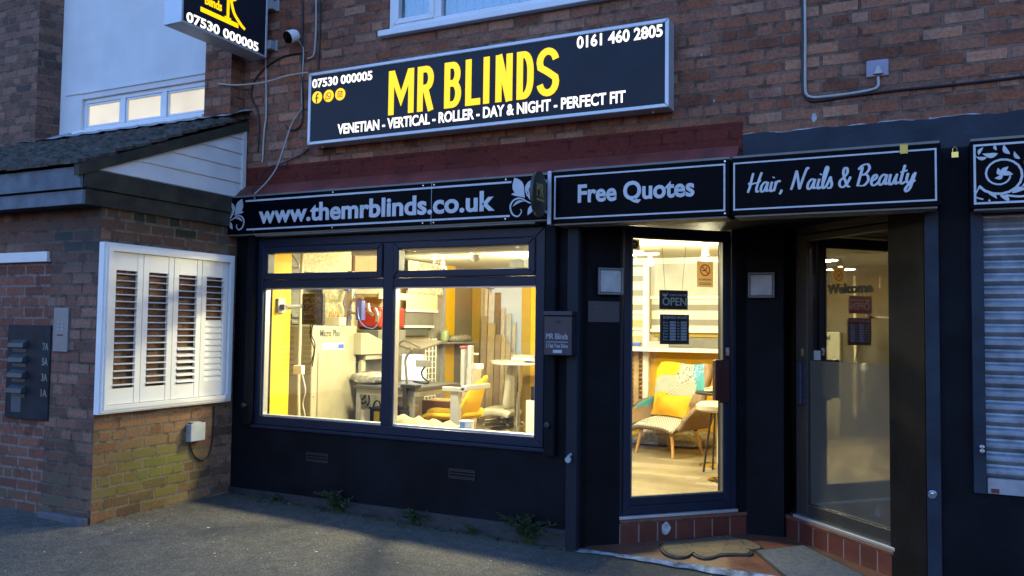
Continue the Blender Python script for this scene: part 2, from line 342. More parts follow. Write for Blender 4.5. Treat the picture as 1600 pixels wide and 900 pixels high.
M_SALON = mat('dim_salon_wall', (.10, .09, .08), .8)
M_MACH = mat('beige_machine_paint', (.36, .33, .235), .45, var=.05)
M_CARD = mat('brown_cardboard', (.33, .20, .10), .85, var=.15)
M_PLASTICW = mat('crinkled_clear_plastic', (.30, .29, .25), .15, var=.35, vs=30, bump=1.0, bs=35, coat=.5)
M_YELF = mat('yellow_fabric', (.62, .37, .01), .85, var=.08, bump=.3, bs=200)
M_CREAMF = mat('cream_leather', (.55, .49, .34), .5, var=.05)
M_OAK = mat('beech_wood', (.52, .30, .12), .5, var=.15, vs=12)
M_TAUPEF = mat('taupe_suede', (.20, .135, .085), .9, var=.15, bump=.3, bs=150)

# ================================================================ the ground
GS = -0.0237
def gz(x): return GS*(max(-8, min(1.5, x))+2.152)
g = MB()
xs = [-60, -30, -14]+[-8+.5*i for i in range(20)]+[6, 15, 30, 60]; ys = [-60, -30, -15, -9]+[-6+.5*i for i in range(13)]+[.08]
for i in range(len(xs)-1):
    for j in range(len(ys)-1):
        P = [(xs[i], ys[j]), (xs[i+1], ys[j]), (xs[i+1], ys[j+1]), (xs[i], ys[j+1])]
        g.add([(a, b, gz(a)) for a, b in P], [(0, 1, 2, 3)])
m, t, p = newmat('asphalt'); tc = nd(t, 'ShaderNodeTexCoord').outputs['UV']
n1 = noise(t, tc, 110, 6, .75); n2 = noise(t, tc, .9, 6, .6); n3 = noise(t, tc, 9, 6, .65)
ag = nd(t, 'ShaderNodeTexVoronoi', {'Scale': 120.0}); t.links.new(tc, ag.inputs['Vector'])
c = ramp(t, math_(t, 'ADD', math_(t, 'MULTIPLY', n1, .7), math_(t, 'MULTIPLY', nd(t, 'ShaderNodeSeparateXYZ', {0: ag.outputs['Color']}).outputs[0], .35)), [(.28, (.03, .028, .026)), (.5, (.082, .076, .068)), (.7, (.155, .145, .13)), (.85, (.30, .28, .26))])
c = mix(t, .85, c, ramp(t, n2, [(.32, (.5, .5, .5)), (.5, (.9, .88, .84)), (.68, (1.3, 1.22, 1.1))]), 'MULTIPLY'); c = mix(t, .75, c, ramp(t, n3, [(.3, (.5, .5, .5)), (.7, (1.3, 1.28, 1.25))]), 'MULTIPLY')
wv = nd(t, 'ShaderNodeVectorMath', {0: tc, 1: nd(t, 'ShaderNodeVectorMath', {0: nd(t, 'ShaderNodeTexNoise', {'Vector': tc, 'Scale': 3.5, 'Detail': 5.0}).outputs['Color'], 'Scale': .35}, operation='SCALE').outputs[0]}, operation='ADD').outputs[0]
ck = nd(t, 'ShaderNodeTexVoronoi', {'Scale': .75}, feature='DISTANCE_TO_EDGE'); t.links.new(wv, ck.inputs['Vector'])
c = mix(t, ramp(t, ck.outputs[0], [(.0015, (.45, .45, .45)), (.006, (0, 0, 0))]), c, (.02, .02, .018))
sp = nd(t, 'ShaderNodeSeparateXYZ'); t.links.new(tc, sp.inputs[0])
edge = math_(t, 'MULTIPLY', math_(t, 'ADD', math_(t, 'MULTIPLY', sp.outputs[1], 3.4), 1.0, True), math_(t, 'MULTIPLY', n3, 1.5), True)
c = mix(t, math_(t, 'MULTIPLY', edge, .75), c, mix(t, n1, (.035, .04, .012), (.10, .085, .05)))
vo = nd(t, 'ShaderNodeTexVoronoi', {'Scale': 4.5, 'Randomness': 1.0}); t.links.new(tc, vo.inputs['Vector'])
c = mix(t, math_(t, 'LESS_THAN', vo.outputs[0], .035), c, (.42, .41, .38))
t.links.new(c, p.inputs['Base Color']); p.inputs['Roughness'].default_value = .8
bn = nd(t, 'ShaderNodeBump', {'Strength': .8, 'Distance': .008}); t.links.new(n1, bn.inputs['Height']); t.links.new(bn.outputs[0], p.inputs['Normal'])
tag(g.build('asphalt_pavement', m), kind='structure')
# porch floor of quarry tiles with its worn cement edge
lob = [(-2.11, .0), (.13, .0), (-.09, .36), (-.83, 1.1), (-1.11, 1.04), (-1.89, .28), (-2.08, .11)]
b = MB(); b.plan(lob, -.12, .006); tag(b.build('tiled_porch_floor', M_QUARRY), kind='structure')
b = MB(); up = []; lo = []
for i in range(40):
    x = -2.2+i*.062; up.append((x, .004)); lo.append((x, -.035-.03*random.random()-(.03 if i < 4 else 0)))
b.add([(x, y, gz(x)+.010) for x, y in lo]+[(x, y, .0105) for x, y in up], [(i, i+1, 41+i, 40+i) for i in range(39)])
tag(b.build('cement_edge', mat('worn_white_cement', (.24, .25, .26), .85, var=.7, vs=16, bump=.6)), kind='structure')
b = MB(); b.box(-6.0, -2.05, .2, 5.5, .1, .2); b.plan([(-2.05, .2), (-1.95, .43), (-1.17, 1.19), (-1.0, 1.25), (-1.0, 5.5), (-2.05, 5.5)], .1, .2)
tag(b.build('wooden_shop_floor', M_FLOOR), kind='structure')
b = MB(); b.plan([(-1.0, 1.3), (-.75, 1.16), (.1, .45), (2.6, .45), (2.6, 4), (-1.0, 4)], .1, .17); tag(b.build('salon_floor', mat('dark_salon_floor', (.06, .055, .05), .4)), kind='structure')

# ================================================================ the building
BLD = thing('shop_building', (-2, .1, 0), 'two storey brick terrace with black painted ground floor shopfronts and white rendered stair bay', 'building')
YW = .05
# upper brick wall with the window hole
wl = onY(607, 50, YW); WX0, WZ0 = wl.x, wl.z+.005; WX1 = WX0+2.55; WZ1 = WZ0+1.25
PX = onY(382, 100, YW).x     # inner edge of the brick pier beside the rendered bay
b = MB(); TOP = 5.6
b.box(PX, WX0, YW, .3, 2.6, TOP); b.box(WX1, 6, YW, .3, 2.6, TOP); b.box(WX0, WX1, YW, .3, 2.6, WZ0); b.box(WX0, WX1, YW, .3, WZ1, TOP)
b.build('upper_wall', M_BRICK, BLD)
pf = -.11
px0 = onY(340, 160, YW).x; px1 = PX
b = MB(); b.plan([(px0, pf), (px1, pf), (px1, .3), (px0, .3)], 2.5, TOP); b.build('brick_pier', M_BRICK, BLD)
lx = onY(59, 100, pf-.05).x; lx2 = onY(97, 100, YW).x
b = MB(); b.plan([(-14, pf-.05), (lx, pf-.05), (lx2, YW), (lx2, .3), (-14, .3)], 2.5, TOP); b.build('brick_pier', M_BRICKD, BLD)
# rendered bay with the stair window (real hole)
q0 = onY(126, 206, YW); q1 = onY(321, 180, YW); qt = onY(321, 124, YW)
sx0, sx1, sz0, sz1 = q0.x, q1.x, (q0.z+q1.z)/2, qt.z
b = MB(); b.box(lx2, sx0, YW, .25, 2.5, TOP); b.box(sx1, px0+.0, YW, .25, 2.5, TOP); b.box(sx0, sx1, YW, .25, 2.5, sz0); b.box(sx0, sx1, YW, .25, sz1, TOP)
b.build('rendered_bay', M_RENDER, BLD)
b = MB(); b.box(sx0-.25, sx0-.02, YW-.012, YW, sz1+.06, sz1+.075); b.box(sx0-.02, sx1+.05, YW-.014, YW, sz1+.055, sz1+.075); b.box(sx1+.04, sx1+.055, YW-.013, YW, sz1+.075, sz1+.3)
b.build('render_crack', M_RENDER, BLD)
fr = FY(0, YW+.03, 0)
b = MB(); b.ring(fr, sx0, sx1, sz0, sz1, .045, 0, -.06)
w3 = (sx1-sx0)/3
for i in (1, 2): b.slab(fr, sx0+w3*i-.035, sx0+w3*i+.035, sz0+.045, sz1-.045, .004, -.055)
for i in range(3): b.ring(fr, sx0+w3*i+.04, sx0+w3*(i+1)-.04, sz0+.047, sz1-.047, .022, -.006, -.05)
swin = b.build('stair_window', M_UPVC, BLD, bevel=.004)
mm, t, p = newmat('lit_obscured_glass'); tc = nd(t, 'ShaderNodeTexCoord').outputs['UV']
c = ramp(t, noise(t, tc, 2.5, 3), [(.3, (.80, .60, .27)), (.7, (1, .84, .46))]); t.links.new(c, p.inputs['Emission Color']); p.inputs['Emission Strength'].default_value = .033
p.inputs['Base Color'].default_value = (.4, .38, .33, 1); p.inputs['Roughness'].default_value = .25
for i in range(3):
    b = MB(); b.slab(fr, sx0+w3*i+.05, sx0+w3*(i+1)-.05, sz0+.06, sz1-.06, -.02, -.03); b.build('pane', mm, swin)
b = MB(); b.box(sx0-.05, sx1+.03, YW-.07, YW+.02, sz0-.05, sz0-.004); b.build('sill', M_UPVC, swin, bevel=.006)
# upper window over the shop
fr = FY(0, YW+.03, 0)
b = MB(); b.ring(fr, WX0, WX1, WZ0, WZ1, .055, .02, -.05); d1 = onY(655, 40, YW).x; d2 = onY(703, 30, YW).x
xm = (d1+d2)/2+.02
b.slab(fr, xm-.035, xm+.035, WZ0+.055, WZ1-.055, .018, -.045); b.slab(fr, WX1-.62, WX1-.55, WZ0+.055, WZ1-.055, .018, -.045)
b.ring(fr, WX0+.05, xm-.03, WZ0+.05, WZ1-.05, .045, .03, -.03); b.ring(fr, WX1-.555, WX1-.05, WZ0+.05, WZ1-.05, .045, .03, -.03)
uw = b.build('upper_window', M_UPVC, BLD, bevel=.005)
b = MB()
for a, c_ in ((WX0+.08, xm-.06), (xm+.03, WX1-.61), (WX1-.53, WX1-.08)): b.box(a, c_, YW+.05, YW+.056, WZ0+.05, WZ1-.05)
b.build('pane', glass('upper_glass', f0=.16, tint=(.75, .78, .8)), uw)
b = MB(); x = WX0+.07
while x < WX1-.1:
    b.add([(x, YW+.17, WZ0), (x+.088, YW+.145, WZ0), (x+.088, YW+.145, WZ1), (x, YW+.17, WZ1), (x, YW+.174, WZ0), (x+.088, YW+.149, WZ0), (x+.088, YW+.149, WZ1), (x, YW+.174, WZ1)], [(0, 1, 2, 3), (7, 6, 5, 4), (0, 3, 7, 4), (1, 5, 6, 2)]); x += .082
b.build('vertical_blind', mat('grey_vertical_blind', (.40, .41, .45), .8), uw)
b = MB(); b.box(WX0-.07, WX1+.07, YW-.06, YW+.02, WZ0-.055, WZ0-.003); b.build('sill', M_UPVC, uw, bevel=.006)
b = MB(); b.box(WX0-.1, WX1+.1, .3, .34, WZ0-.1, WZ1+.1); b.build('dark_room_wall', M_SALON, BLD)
# red painted band and its sloping ledge
rz1 = onY(1160, 190, YW).z; RX1 = onY(1160, 210, YW).x; RX0 = PX
b = MB(); b.box(RX0, RX1, YW-.006, YW+.01, 2.72, rz1); b.build('painted_band', M_REDBRICK, BLD)
lz = onY(900, 252, YW-.02).z
b = MB(); v = []
for x in (RX0+.003, RX1-.02): v += [(x, YW-.007, lz+.02), (x, YW-.03, lz), (x, -.075, 2.735), (x, -.075, 2.70), (x, YW-.007, 2.70)]
b.add(v, [(0, 1, 6, 5), (1, 2, 7, 6), (2, 3, 8, 7), (3, 4, 9, 8), (0, 4, 3, 2, 1), (5, 6, 7, 8, 9)]); b.build('sloping_ledge', M_REDLEDGE, BLD)
# dark blue band over the salon with a chipped top edge
b = MB(); c2 = MB(); bz = onY(1400, 190, YW).z-.0; n = 70; e = []; e2 = []
for i in range(n+1):
    x = RX1+.004+i*(4.0/n); h = bz+.005*math.sin(i*.9)+random.uniform(-.004, .004); e.append((x, h)); e2.append((x, h+random.choice([.002, .004, .006, .008]) if random.random() < .6 else h-.004))
f_ = FY(0, YW, 0)
for i in range(n):
    b.prism([(e[i][0], 2.60), (e[i+1][0], 2.60), (e[i+1][0], e[i+1][1]), (e[i][0], e[i][1])], f_, -.001, .008)
    c2.prism([(e2[i][0], 2.70), (e2[i+1][0], 2.70), (e2[i+1][0], e2[i+1][1]), (e2[i][0], e2[i][1])], f_, -.001, .005)
bb = b.build('painted_lintel', M_BLUEB, BLD); c2.build('chipped_paint_edge', M_CHIP, BLD)
for (x, y, r) in ((1272, 183, .022), (1454, 188, .014), (1096, 86, .008), (1116, 158, .008)):
    q = onY(x, y, YW); b = MB(); b.prism([(q.x+r*math.cos(a)*random.uniform(.4, .9), q.z+r*1.6*math.sin(a)*random.uniform(.7, 1.1)) for a in [k*.7 for k in range(9)]], f_, -.001, .004); b.build('plaster_patch', M_CHIP, BLD)
# ground floor shopfront in black paint
FX0, FX1, FZ0, FZ1 = -5.196, -2.396, .704, 2.345
b = MB()
b.box(-5.46, -2.15, 0, .2, -.15, FZ0); b.box(-5.46, FX0, 0, .2, FZ0, 2.42); b.box(FX1, -2.15, 0, .2, FZ0, 2.42); b.box(FX0, FX1, .0, .2, FZ1, 2.42)
b.plan([(-2.15, .0), (-2.145, .0), (-2.10, .10), (-1.90, .275), (-2.0, .42), (-2.15, .42)], -.15, 2.42)
b.plan([(-1.115, 1.035), (-.836, 1.06), (-.80, 1.25), (-1.15, 1.25)], -.15, 2.42)
b.plan([(-.085, .36), (.116, 0), (.43, 0), (.43, .3), (.0, .5)], -.15, 2.42)
b.box(.43, 6, 0, .2, -.15, .66); b.box(.43, 6, .0, .2, 2.3, 2.42); b.box(-5.46, 6, .03, .2, 2.42, 2.72)
b.build('shopfront_wall', M_BLACK, BLD)
b = MB(); b.plan([(-2.14, .2), (-2.14, -.09), (.115, -.09), (.115, .2), (-.3, .7), (-.8, 1.25), (-1.15, 1.25), (-1.95, .5)], 2.385, 2.42); b.build('porch_soffit', M_BLACK, BLD)
b = MB(); b.box(-5.455, -2.16, -.02, .002, gz(-3)-.08, .13); b.build('plinth', mat('black_bitumen_plinth', (.022, .023, .026), .7, var=.5, vs=9, bump=.7, bs=40), BLD)
# airbricks
for (x, y) in ((496, 715), (722, 741)):
    q = onY(x, y, 0); b = MB(); b.ring(FY(q.x, 0, q.z), -.115, .115, -.038, .038, .008, 0, .007)
    for k in range(3): b.slab(FY(q.x, 0, q.z), -.107, .107, -.026+k*.022, -.018+k*.022, 0, .006)
    b.build('airbrick', M_DARKM, BLD)
# display window
fr = FY(0, .03, 0); mx = onY(608, 550, .03).x
b = MB(); TZ0, TZ1 = 1.905, 1.975
b.ring(fr, FX0, FX1, FZ0, FZ1, .075, -.05, .04); b.slab(fr, mx-.05, mx+.05, FZ0+.075, FZ1-.075, -.048, .036); b.slab(fr, FX0+.075, mx-.05, TZ0, TZ1, -.047, .034); b.slab(fr, mx+.05, FX1-.075, TZ0, TZ1, -.047, .034)
dw = b.build('display_window', M_FRAME, BLD, bevel=.006)
for a, c_ in ((FX0+.075, mx-.05), (mx+.05, FX1-.075)):
    b = MB(); b.ring(fr, a+.004, c_-.004, TZ1+.004, FZ1-.079, .055, -.04, .052); b.build('opening_light', M_FRAME, dw, bevel=.008)
    b = MB(); b.ring(fr, a, c_, FZ0+.075, TZ0, .012, -.045, .01); b.build('glazing_bead', M_ALU, dw)
    b = MB(); b.slab(fr, a+.01, c_-.01, FZ0+.085, TZ0-.01, -.012, -.018); b.build('pane', M_GLASS, dw)
    b = MB(); b.slab(fr, a+.058, c_-.058, TZ1+.058, FZ1-.133, -.012, -.018); b.build('pane', M_GLASS, dw)
b = MB(); b.slab(FY(0, .0, 0), FX0-.02, FX1+.02, FZ0-.03, FZ0-.002, -.03, .028); b.build('sill', M_FRAME, dw, bevel=.005)
b = MB(); b.box(FX0-.05, FX1+.05, .085, .34, .70, .755); b.build('window_board', M_CREAM, dw, bevel=.004)
b = MB(); b.box(FX0, FX1, .08, .2, 2.345, 2.62); b.build('inner_lintel', M_CREAM, dw)
# old shutter guides either side and shutter box lip
def rail(x0, x1, z0, z1, y0=-.055, name='shutter_guide', m_=M_BLACK):
    b = MB(); b.box(x0, x1, y0, -.001, z0, z1); b.box(x0+.006, x1-.006, y0-.012, y0-.001, z0, z1); return b.build(name, m_, BLD, bevel=.004)
ql = onY(386, 655, -.05); rail(ql.x-.04, ql.x+.045, ql.z-.04, 2.37)
qr = onY(859, 712, -.05); rail(qr.x-.05, qr.x+.04, qr.z, 2.37)
qp = onY(893, 700, -.06); po = rail(qp.x-.045, qp.x+.05, -.02, 2.38, -.06, 'steel_post', mat('blue_black_steel', (.010, .014, .021), .55, spec=.2))
b = MB(); q = onY(891, 717, -.08); b.tube([(q.x, -.07, q.z+.03), (q.x, -.115, q.z+.02), (q.x, -.12, q.z)], .011, 8); b.lathe((q.x, -.12, q.z), [(.006, -.008), (.022, -.008), (.022, .008), (.006, .008)], 16, axis=(0, 1, 0)); b.build('ring_bolt', M_GREYP, po)
for (x, y) in ((383, 633), (856, 664)):
    q = onY(x, y, -.065); b = MB(); b.lathe((q.x, -.062, q.z), [(.024, 0), (.022, .03), (.012, .034)], 14, axis=(0, -1, 0)); b.build('shutter_lock', M_DARKM, BLD)
b = MB(); b.box(-5.14, -2.44, -.10, -.001, 2.358, 2.366); b.box(-5.14, -2.44, -.10, -.09, 2.366, 2.40); b.build('shutter_lip', mat('dull_lip_metal', (.16, .155, .14), .5), BLD)
# steps and splayed doors
def frame2(A, B, inward):
    A = Vector((*A, 0)); d = (Vector((*B, 0))-A); u = d.normalized(); v = Vector((-u.y, u.x, 0)) if inward > 0 else Vector((u.y, -u.x, 0))
    M = Matrix((u, v, ZA)).transposed().to_4x4(); M.translation = A; return M, d.length
MD, LD = frame2((-1.896, .275), (-1.11, 1.038), 1)
MR, LR = frame2((-.832, 1.102), (-.06, .33), 1)
def step(M, L, name='step'):
    b = MB(M); b.box(0, L, 0, .20, -.1, .148); b.build(name, M_RISER, BLD, bevel=.008)
    b = MB(M); b.box(-.0, L, -.012, .20, .148, .176); b.build(name+'_tread', M_QUARRY, BLD, bevel=.008)
step(MD, LD, 'tiled_step'); step(MR, LR, 'tiled_step')
b = MB(MD)
for k in range(9):
    a = k*.7
b.prism([(.385+.035*math.cos(a)*random.uniform(.7, 1.2), .095+.055*math.sin(a)*random.uniform(.8, 1.1)) for a in [k*.63 for k in range(10)]], (Vector((0, 0, 0)), XA, ZA, -YA), 0, .004); b.build('broken_tile_patch', M_CHIP, BLD)
# main door
DV = .05
def PD(x, y, v=DV): return onF(x, y, MD, v)
g0 = PD(983, 776); g1 = PD(1126.4, 768); gu0, gu1, gz0, gz1 = max(g0[0], .05), g1[0], g0[1], PD(982, 371)[1]
b = MB(MD); fr = (Vector((0, DV, 0)), XA, ZA, -YA)
du0, du1 = gu0-.062, gu1+.075
b.ring(fr, du0-.05, du1+.055, .178, gz1+.165, .045, -.05, .02); b.slab(fr, du0-.05, du1+.055, gz1+.165, 2.42, -.05, .012)
door = b.build('shop_door', M_FRAME, BLD, bevel=.005)
b = MB(MD); b.ring(fr, du0, du1, .205, gz1+.085, .062, -.03, .028); b.slab(fr, du0+.062, du1-.062, .267, gz0, -.028, .026); b.slab(fr, gu1, du1-.062, gz0, gz1+.02, -.028, .026); b.slab(fr, gu0-.001, gu1+.001, gz1, gz1+.025, -.028, .026)
leaf = b.build('door_leaf', M_FRAME, door, bevel=.006)
b = MB(MD); b.slab(fr, gu0, gu1, gz0, gz1, -.006, .0); b.build('pane', M_GLASS, leaf)
b = MB(MD); b.ring(fr, gu0-.006, gu1+.006, gz0-.006, gz1+.006, .012, .003, .03); b.build('glazing_bead', mat('warm_bead', (.09, .085, .08), .4), leaf)
b = MB(MD); b.slab(fr, du0-.04, du1+.05, .177, .2, 0, .05); b.build('threshold_strip', M_ALU, door, bevel=.004)
h0 = PD(1113, 562, DV-.03); h1 = PD(1138, 625, DV-.03); hu0, hu1 = h0[0], h1[0]
b = MB(MD); b.slab(fr, hu0+.0, hu0+.05, h1[1], h0[1], .03, .075); b.slab(fr, hu0+.052, hu1, h1[1]-.02, h0[1], .03, .045); b.build('door_handle', mat('maroon_pull', (.045, .012, .014), .35), leaf, bevel=.006)
k0 = PD(1133, 549); b = MB(MD); b.slab(fr, k0[0]-.014, k0[0]+.014, k0[1]-.03, k0[1]+.03, .028, .034); b.lathe((k0[0], DV-.034, k0[1]), [(.011, 0), (.011, .012)], 12, axis=(0, -1, 0)); b.build('lock_plate', M_STEEL, leaf)
b = MB(MD); b.box(du1+.058, LD+.012, -.0, .3, .176, 2.42); b.build('door_reveal', M_BLACK, BLD)
# salon door
def PR(x, y, v=DV): return onF(x, y, MR, v)
ga = PR(1267, 787); gb = PR(1392, 826); su0, su1 = ga[0], LR-.01; sz_0 = (ga[1]+gb[1])/2; sz_1 = PR(1330, 368)[1]
fz = PR(1267, 563)[1]
b = MB(MR); fr2 = (Vector((0, DV, 0)), XA, ZA, -YA); v0 = su0-.09
b.slab(fr2, v0-.05, v0, .178, 2.40, -.05, .02); b.slab(fr2, v0-.05, LR+.02, sz_1+.06, 2.42, -.05, .02)
sd = b.build('salon_door', mat('brown_black_frame', (.03, .028, .026), .42), BLD, bevel=.005)
b = MB(MR); b.slab(fr2, v0+.003, su0, .205, sz_1+.05, -.03, .03); b.slab(fr2, su0, LR, .205, sz_0, -.03, .028); b.slab(fr2, su0, LR, sz_1, sz_1+.05, -.03, .028); b.slab(fr2, LR-.012, LR+.05, .205, sz_1+.05, -.03, .029)
sleaf = b.build('door_leaf', mat('brown_black_frame', (.03, .028, .026), .42), sd, bevel=.006)
b = MB(MR); b.slab(fr2, su0, su1, fz, sz_1, -.006, 0); b.build('pane', M_GLASSD, sleaf)
fm, t, p = newmat('frosted_film'); out = t.nodes['Material Output']; t.nodes.remove(p)
tl = nd(t, 'ShaderNodeBsdfTranslucent', {'Color': (.4, .38, .32, 1)}); df = nd(t, 'ShaderNodeBsdfDiffuse', {'Color': (.16, .155, .13, 1)}); gl = nd(t, 'ShaderNodeBsdfGlossy', {'Roughness': .045, 'Color': (1, .97, .9, 1)})
a1 = t.nodes.new('ShaderNodeMixShader'); a1.inputs[0].default_value = .5; t.links.new(tl.outputs[0], a1.inputs[1]); t.links.new(df.outputs[0], a1.inputs[2])
a2 = t.nodes.new('ShaderNodeMixShader'); a2.inputs[0].default_value = .14; t.links.new(a1.outputs[0], a2.inputs[1]); t.links.new(gl.outputs[0], a2.inputs[2]); t.links.new(a2.outputs[0], out.inputs[0])
b = MB(MR); b.slab(fr2, su0, su1, sz_0, fz-.001, -.006, .0005); b.build('frosted_pane', fm, sleaf)
b = MB(MR); b.slab(fr2, v0-.04, LR+.02, .177, .2, .0, .06); b.build('threshold_strip', M_ALU, sd, bevel=.003)
h = PR(1256, 597); b = MB(MR); b.slab(fr2, v0+.02, v0+.07, h[1]-.16, h[1]+.15, .03, .075); b.slab(fr2, v0+.01, v0+.08, h[1]-.17, h[1]+.16, .03, .04); b.build('door_handle', mat('blue_black_pull', (.02, .03, .05), .3), sleaf, bevel=.006)
h = PR(1257, 551); b = MB(MR); b.slab(fr2, v0+.03, v0+.055, h[1]-.03, h[1]+.03, .03, .036); b.build('lock_plate', M_STEEL, sleaf)
e0 = PR(1293, 460); e1 = PR(1363, 443); b = MB(MR); b.text('Welcome', (Vector((0, DV-.001, 0)), XA, ZA, -YA), e0[0], e1[0], e0[1], e1[1]+.012, .002, bold=.035); b.build('lettering', mat('brown_vinyl', (.03, .02, .012), .6), sleaf)
st = PR(1277, 555); b = MB(MR); b.slab((Vector((0, DV, 0)), XA, ZA, -YA), st[0]-.035, st[0]+.035, fz+.005, fz+.075, .0, .002); b.build('window_sticker', mat('grey_sticker', (.30, .33, .36), .5), sleaf)
# neighbour's roller shutter at the far right
SX0 = .435; SZB = .69
b = MB(); z = SZB+.06; pts = []
while z < 2.36:
    for k in range(7):
        a = k/6; pts.append((.005-.028*math.sin(math.pi*min(1, a*1.18)) if a < .85 else .008, z+.075*a))
    z += .075
v = []
for x in (SX0, 4.5): v += [(x, y+.02, zz) for y, zz in pts]
n = len(pts); b.add(v, [(i, i+n, i+n+1, i+1) for i in range(n-1)])
b.box(SX0, 4.5, .06, .075, SZB, 2.4)
rs = b.build('roller_shutter', mat('galvanised_shutter', (.26, .28, .31), .45, metal=.4, var=.35, vs=9), BLD)
b = MB(); b.box(SX0+.003, 4.5, -.02, .035, SZB-.03, SZB+.058); b.build('bottom_bar', mat('galvanised_bar', (.30, .32, .35), .45, metal=.3, var=.3), rs)
b = MB(); q = onY(1555, 758, -.02); b.box(q.x-.02, q.x+.02, -.027, -.0205, SZB-.025, SZB+.0); b.build('red_tag', mat('red_tag', (.12, .02, .02), .5), rs)
b = MB(); b.box(.366, .431, -.05, .05, SZB-.03, 2.38); b.build('guide_rail', M_BLUEB, rs, bevel=.004)
b = MB(); q = onY(1534, 701, -.05); b.lathe((q.x, -.05, q.z+.012), [(.013, 0), (.013, .03), (.008, .034)], 14, axis=(0, -1, 0)); b.lathe((q.x, -.05, q.z-.012), [(.013, 0), (.013, .03), (.008, .034)], 14, axis=(0, -1, 0)); b.build('shutter_lock', M_STEEL, rs)
b = MB(); b.box(.122, .198, -.03, -.001, -.02, 2.36); b.build('steel_channel', M_BLUEB, BLD, bevel=.004)
q = onY(1457, 773, -.03); b = MB(); b.lathe((q.x, -.03, q.z), [(.026, 0), (.026, .004), (.022, .008)], 20, axis=(0, -1, 0)); b.lathe((q.x, -.036, q.z), [(.012, 0), (.012, .012)], 14, axis=(0, -1, 0)); b.build('keyhole_plate', M_CHROME, BLD)
# interior shell
b = MB()
b.box(-6.12, -6.0, .2, 5.62, .0, 2.75); b.build('interior_wall', M_GREYW, BLD)
b = MB(); b.box(-6.0, -3.5, 5.5, 5.62, .0, 2.75); b.build('interior_wall', M_CREAM, BLD)
b = MB(); b.box(-6.12, -5.46, .1, .2, .0, 2.75); b.build('interior_wall', M_CREAM, BLD)
b = MB(); b.plan([(-1.05, 1.25), (-.95, 1.25), (-.95, 5.6), (-1.05, 5.6)], .0, 2.75); b.build('interior_wall', M_CREAM, BLD)
b = MB(); b.box(-3.45, -1.05, 4.42, 4.52, .2, 2.75); b.build('interior_wall', M_CREAM, BLD)
b = MB(); b.box(-3.5, -3.4, 4.52, 5.62, .2, 2.75); b.build('interior_wall', M_CREAM, BLD)
b = MB(); b.plan([(-6.12, .2), (-2.1, .2), (-1.9, .42), (-1.15, 1.2), (-.95, 1.25), (-.95, 5.62), (-6.12, 5.62)], 2.47, 2.60); b.build('shop_ceiling', M_CEIL, BLD)
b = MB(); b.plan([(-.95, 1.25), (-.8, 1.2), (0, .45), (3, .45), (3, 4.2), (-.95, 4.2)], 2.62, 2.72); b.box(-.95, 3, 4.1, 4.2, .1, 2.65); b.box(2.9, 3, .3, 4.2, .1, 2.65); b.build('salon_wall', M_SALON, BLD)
# yellow pier just inside the window, yellow and ochre painted stripes further back
b = MB(); b.box(-5.6, -5.2, .201, .45, .2, 2.62); b.build('yellow_reveal', M_YELLOW, BLD)
b = MB(); b.box(-5.6, -5.205, .08, .2005, .2, 2.62); b.build('cream_reveal', M_CREAM, BLD)
b = MB(); b.box(-6.0, -5.985, onX(693, 500, -6).y, onX(709, 500, -6).y, .2, 2.62); b.build('yellow_stripe', M_YELLOW, BLD)
b = MB(); b.box(-6.0, -5.98, onX(672, 500, -6).y, onX(691, 500, -6).y, .2, 2.62); b.build('grey_stripe', mat('mid_grey_panel', (.26, .25, .23), .7), BLD)
b = MB(); b.box(-5.99, onY(750, 500, 5.48).x, 5.48, 5.5, .2, 2.62); b.build('ochre_stripe', M_OCHRE, BLD)
xa, xb, xc = onY(815, 500, 5.1).x, onY(829, 500, 5.1).x, onY(870, 500, 5.1).x
b = MB(); b.box(xa, xb, 5.1, 5.2, .2, 2.62); b.build('ochre_panel', M_OCHRE, BLD)
b = MB(); b.box(xb+.003, xc, 5.1, 5.2, .2, 2.62); b.build('yellow_panel', M_YELLOW, BLD)
b = MB(); b.box(onY(768, 500, 5.47).x, onY(817, 500, 5.47).x, 5.46, 5.49, .2, 2.5); b.build('pale_blue_panel', M_PALEB, BLD)
b = MB(); b.box(-1.06, -1.05, 1.3, 4.4, .2, 2.6); b.box(-3.3, -1.06, 4.40, 4.42, .2, 1.33); b.build('yellow_dado', M_YELLOW, BLD)
b = MB(); b.box(-5.19, -2.2, 1.35, 1.5, 2.315, 2.469); b.build('ceiling_beam', M_CEIL, BLD)

# ================================================================ brick entrance porch at the left
PR_ = thing('entrance_porch', (-6.2, -.7, .09), 'low brick entrance projecting at the left with mossy tiled lean-to roof and white clad side', 'porch')
XS, YF = -5.45, -1.39
b = MB(); b.add([(XS, YF, 0), (XS, 0, 0), (XS, 0, 2.6), (XS, YF, 2.6), (XS-.2, YF+.2, 0), (XS-.2, 0, 0), (XS-.2, 0, 2.6), (XS-.2, YF+.2, 2.6)], [(0, 1, 2, 3), (5, 4, 7, 6), (3, 2, 6, 7)]); b.build('side_wall', M_SIDE, PR_)
nx = onY(72, 600, YF).x; lz0 = onY(40, 372, YF)
b = MB(); b.box(nx, XS-.0005, YF, YF+.19, -.02, 2.6); b.box(-14, nx, YF, YF+.2, 2.08, 2.6); b.build('front_wall', M_FRONT, PR_)
b = MB(); b.box(-14, nx, YF+.018, YF+.2, -.02, 2.08); b.build('infill_wall', M_INFILL, PR_)
zt = onY(40, 366, YF).z
b = MB(); b.box(-14, onY(79, 370, YF).x, YF-.025, YF+.05, 2.055, 2.135); b.build('white_lintel', M_CLAD, PR_, bevel=.004)
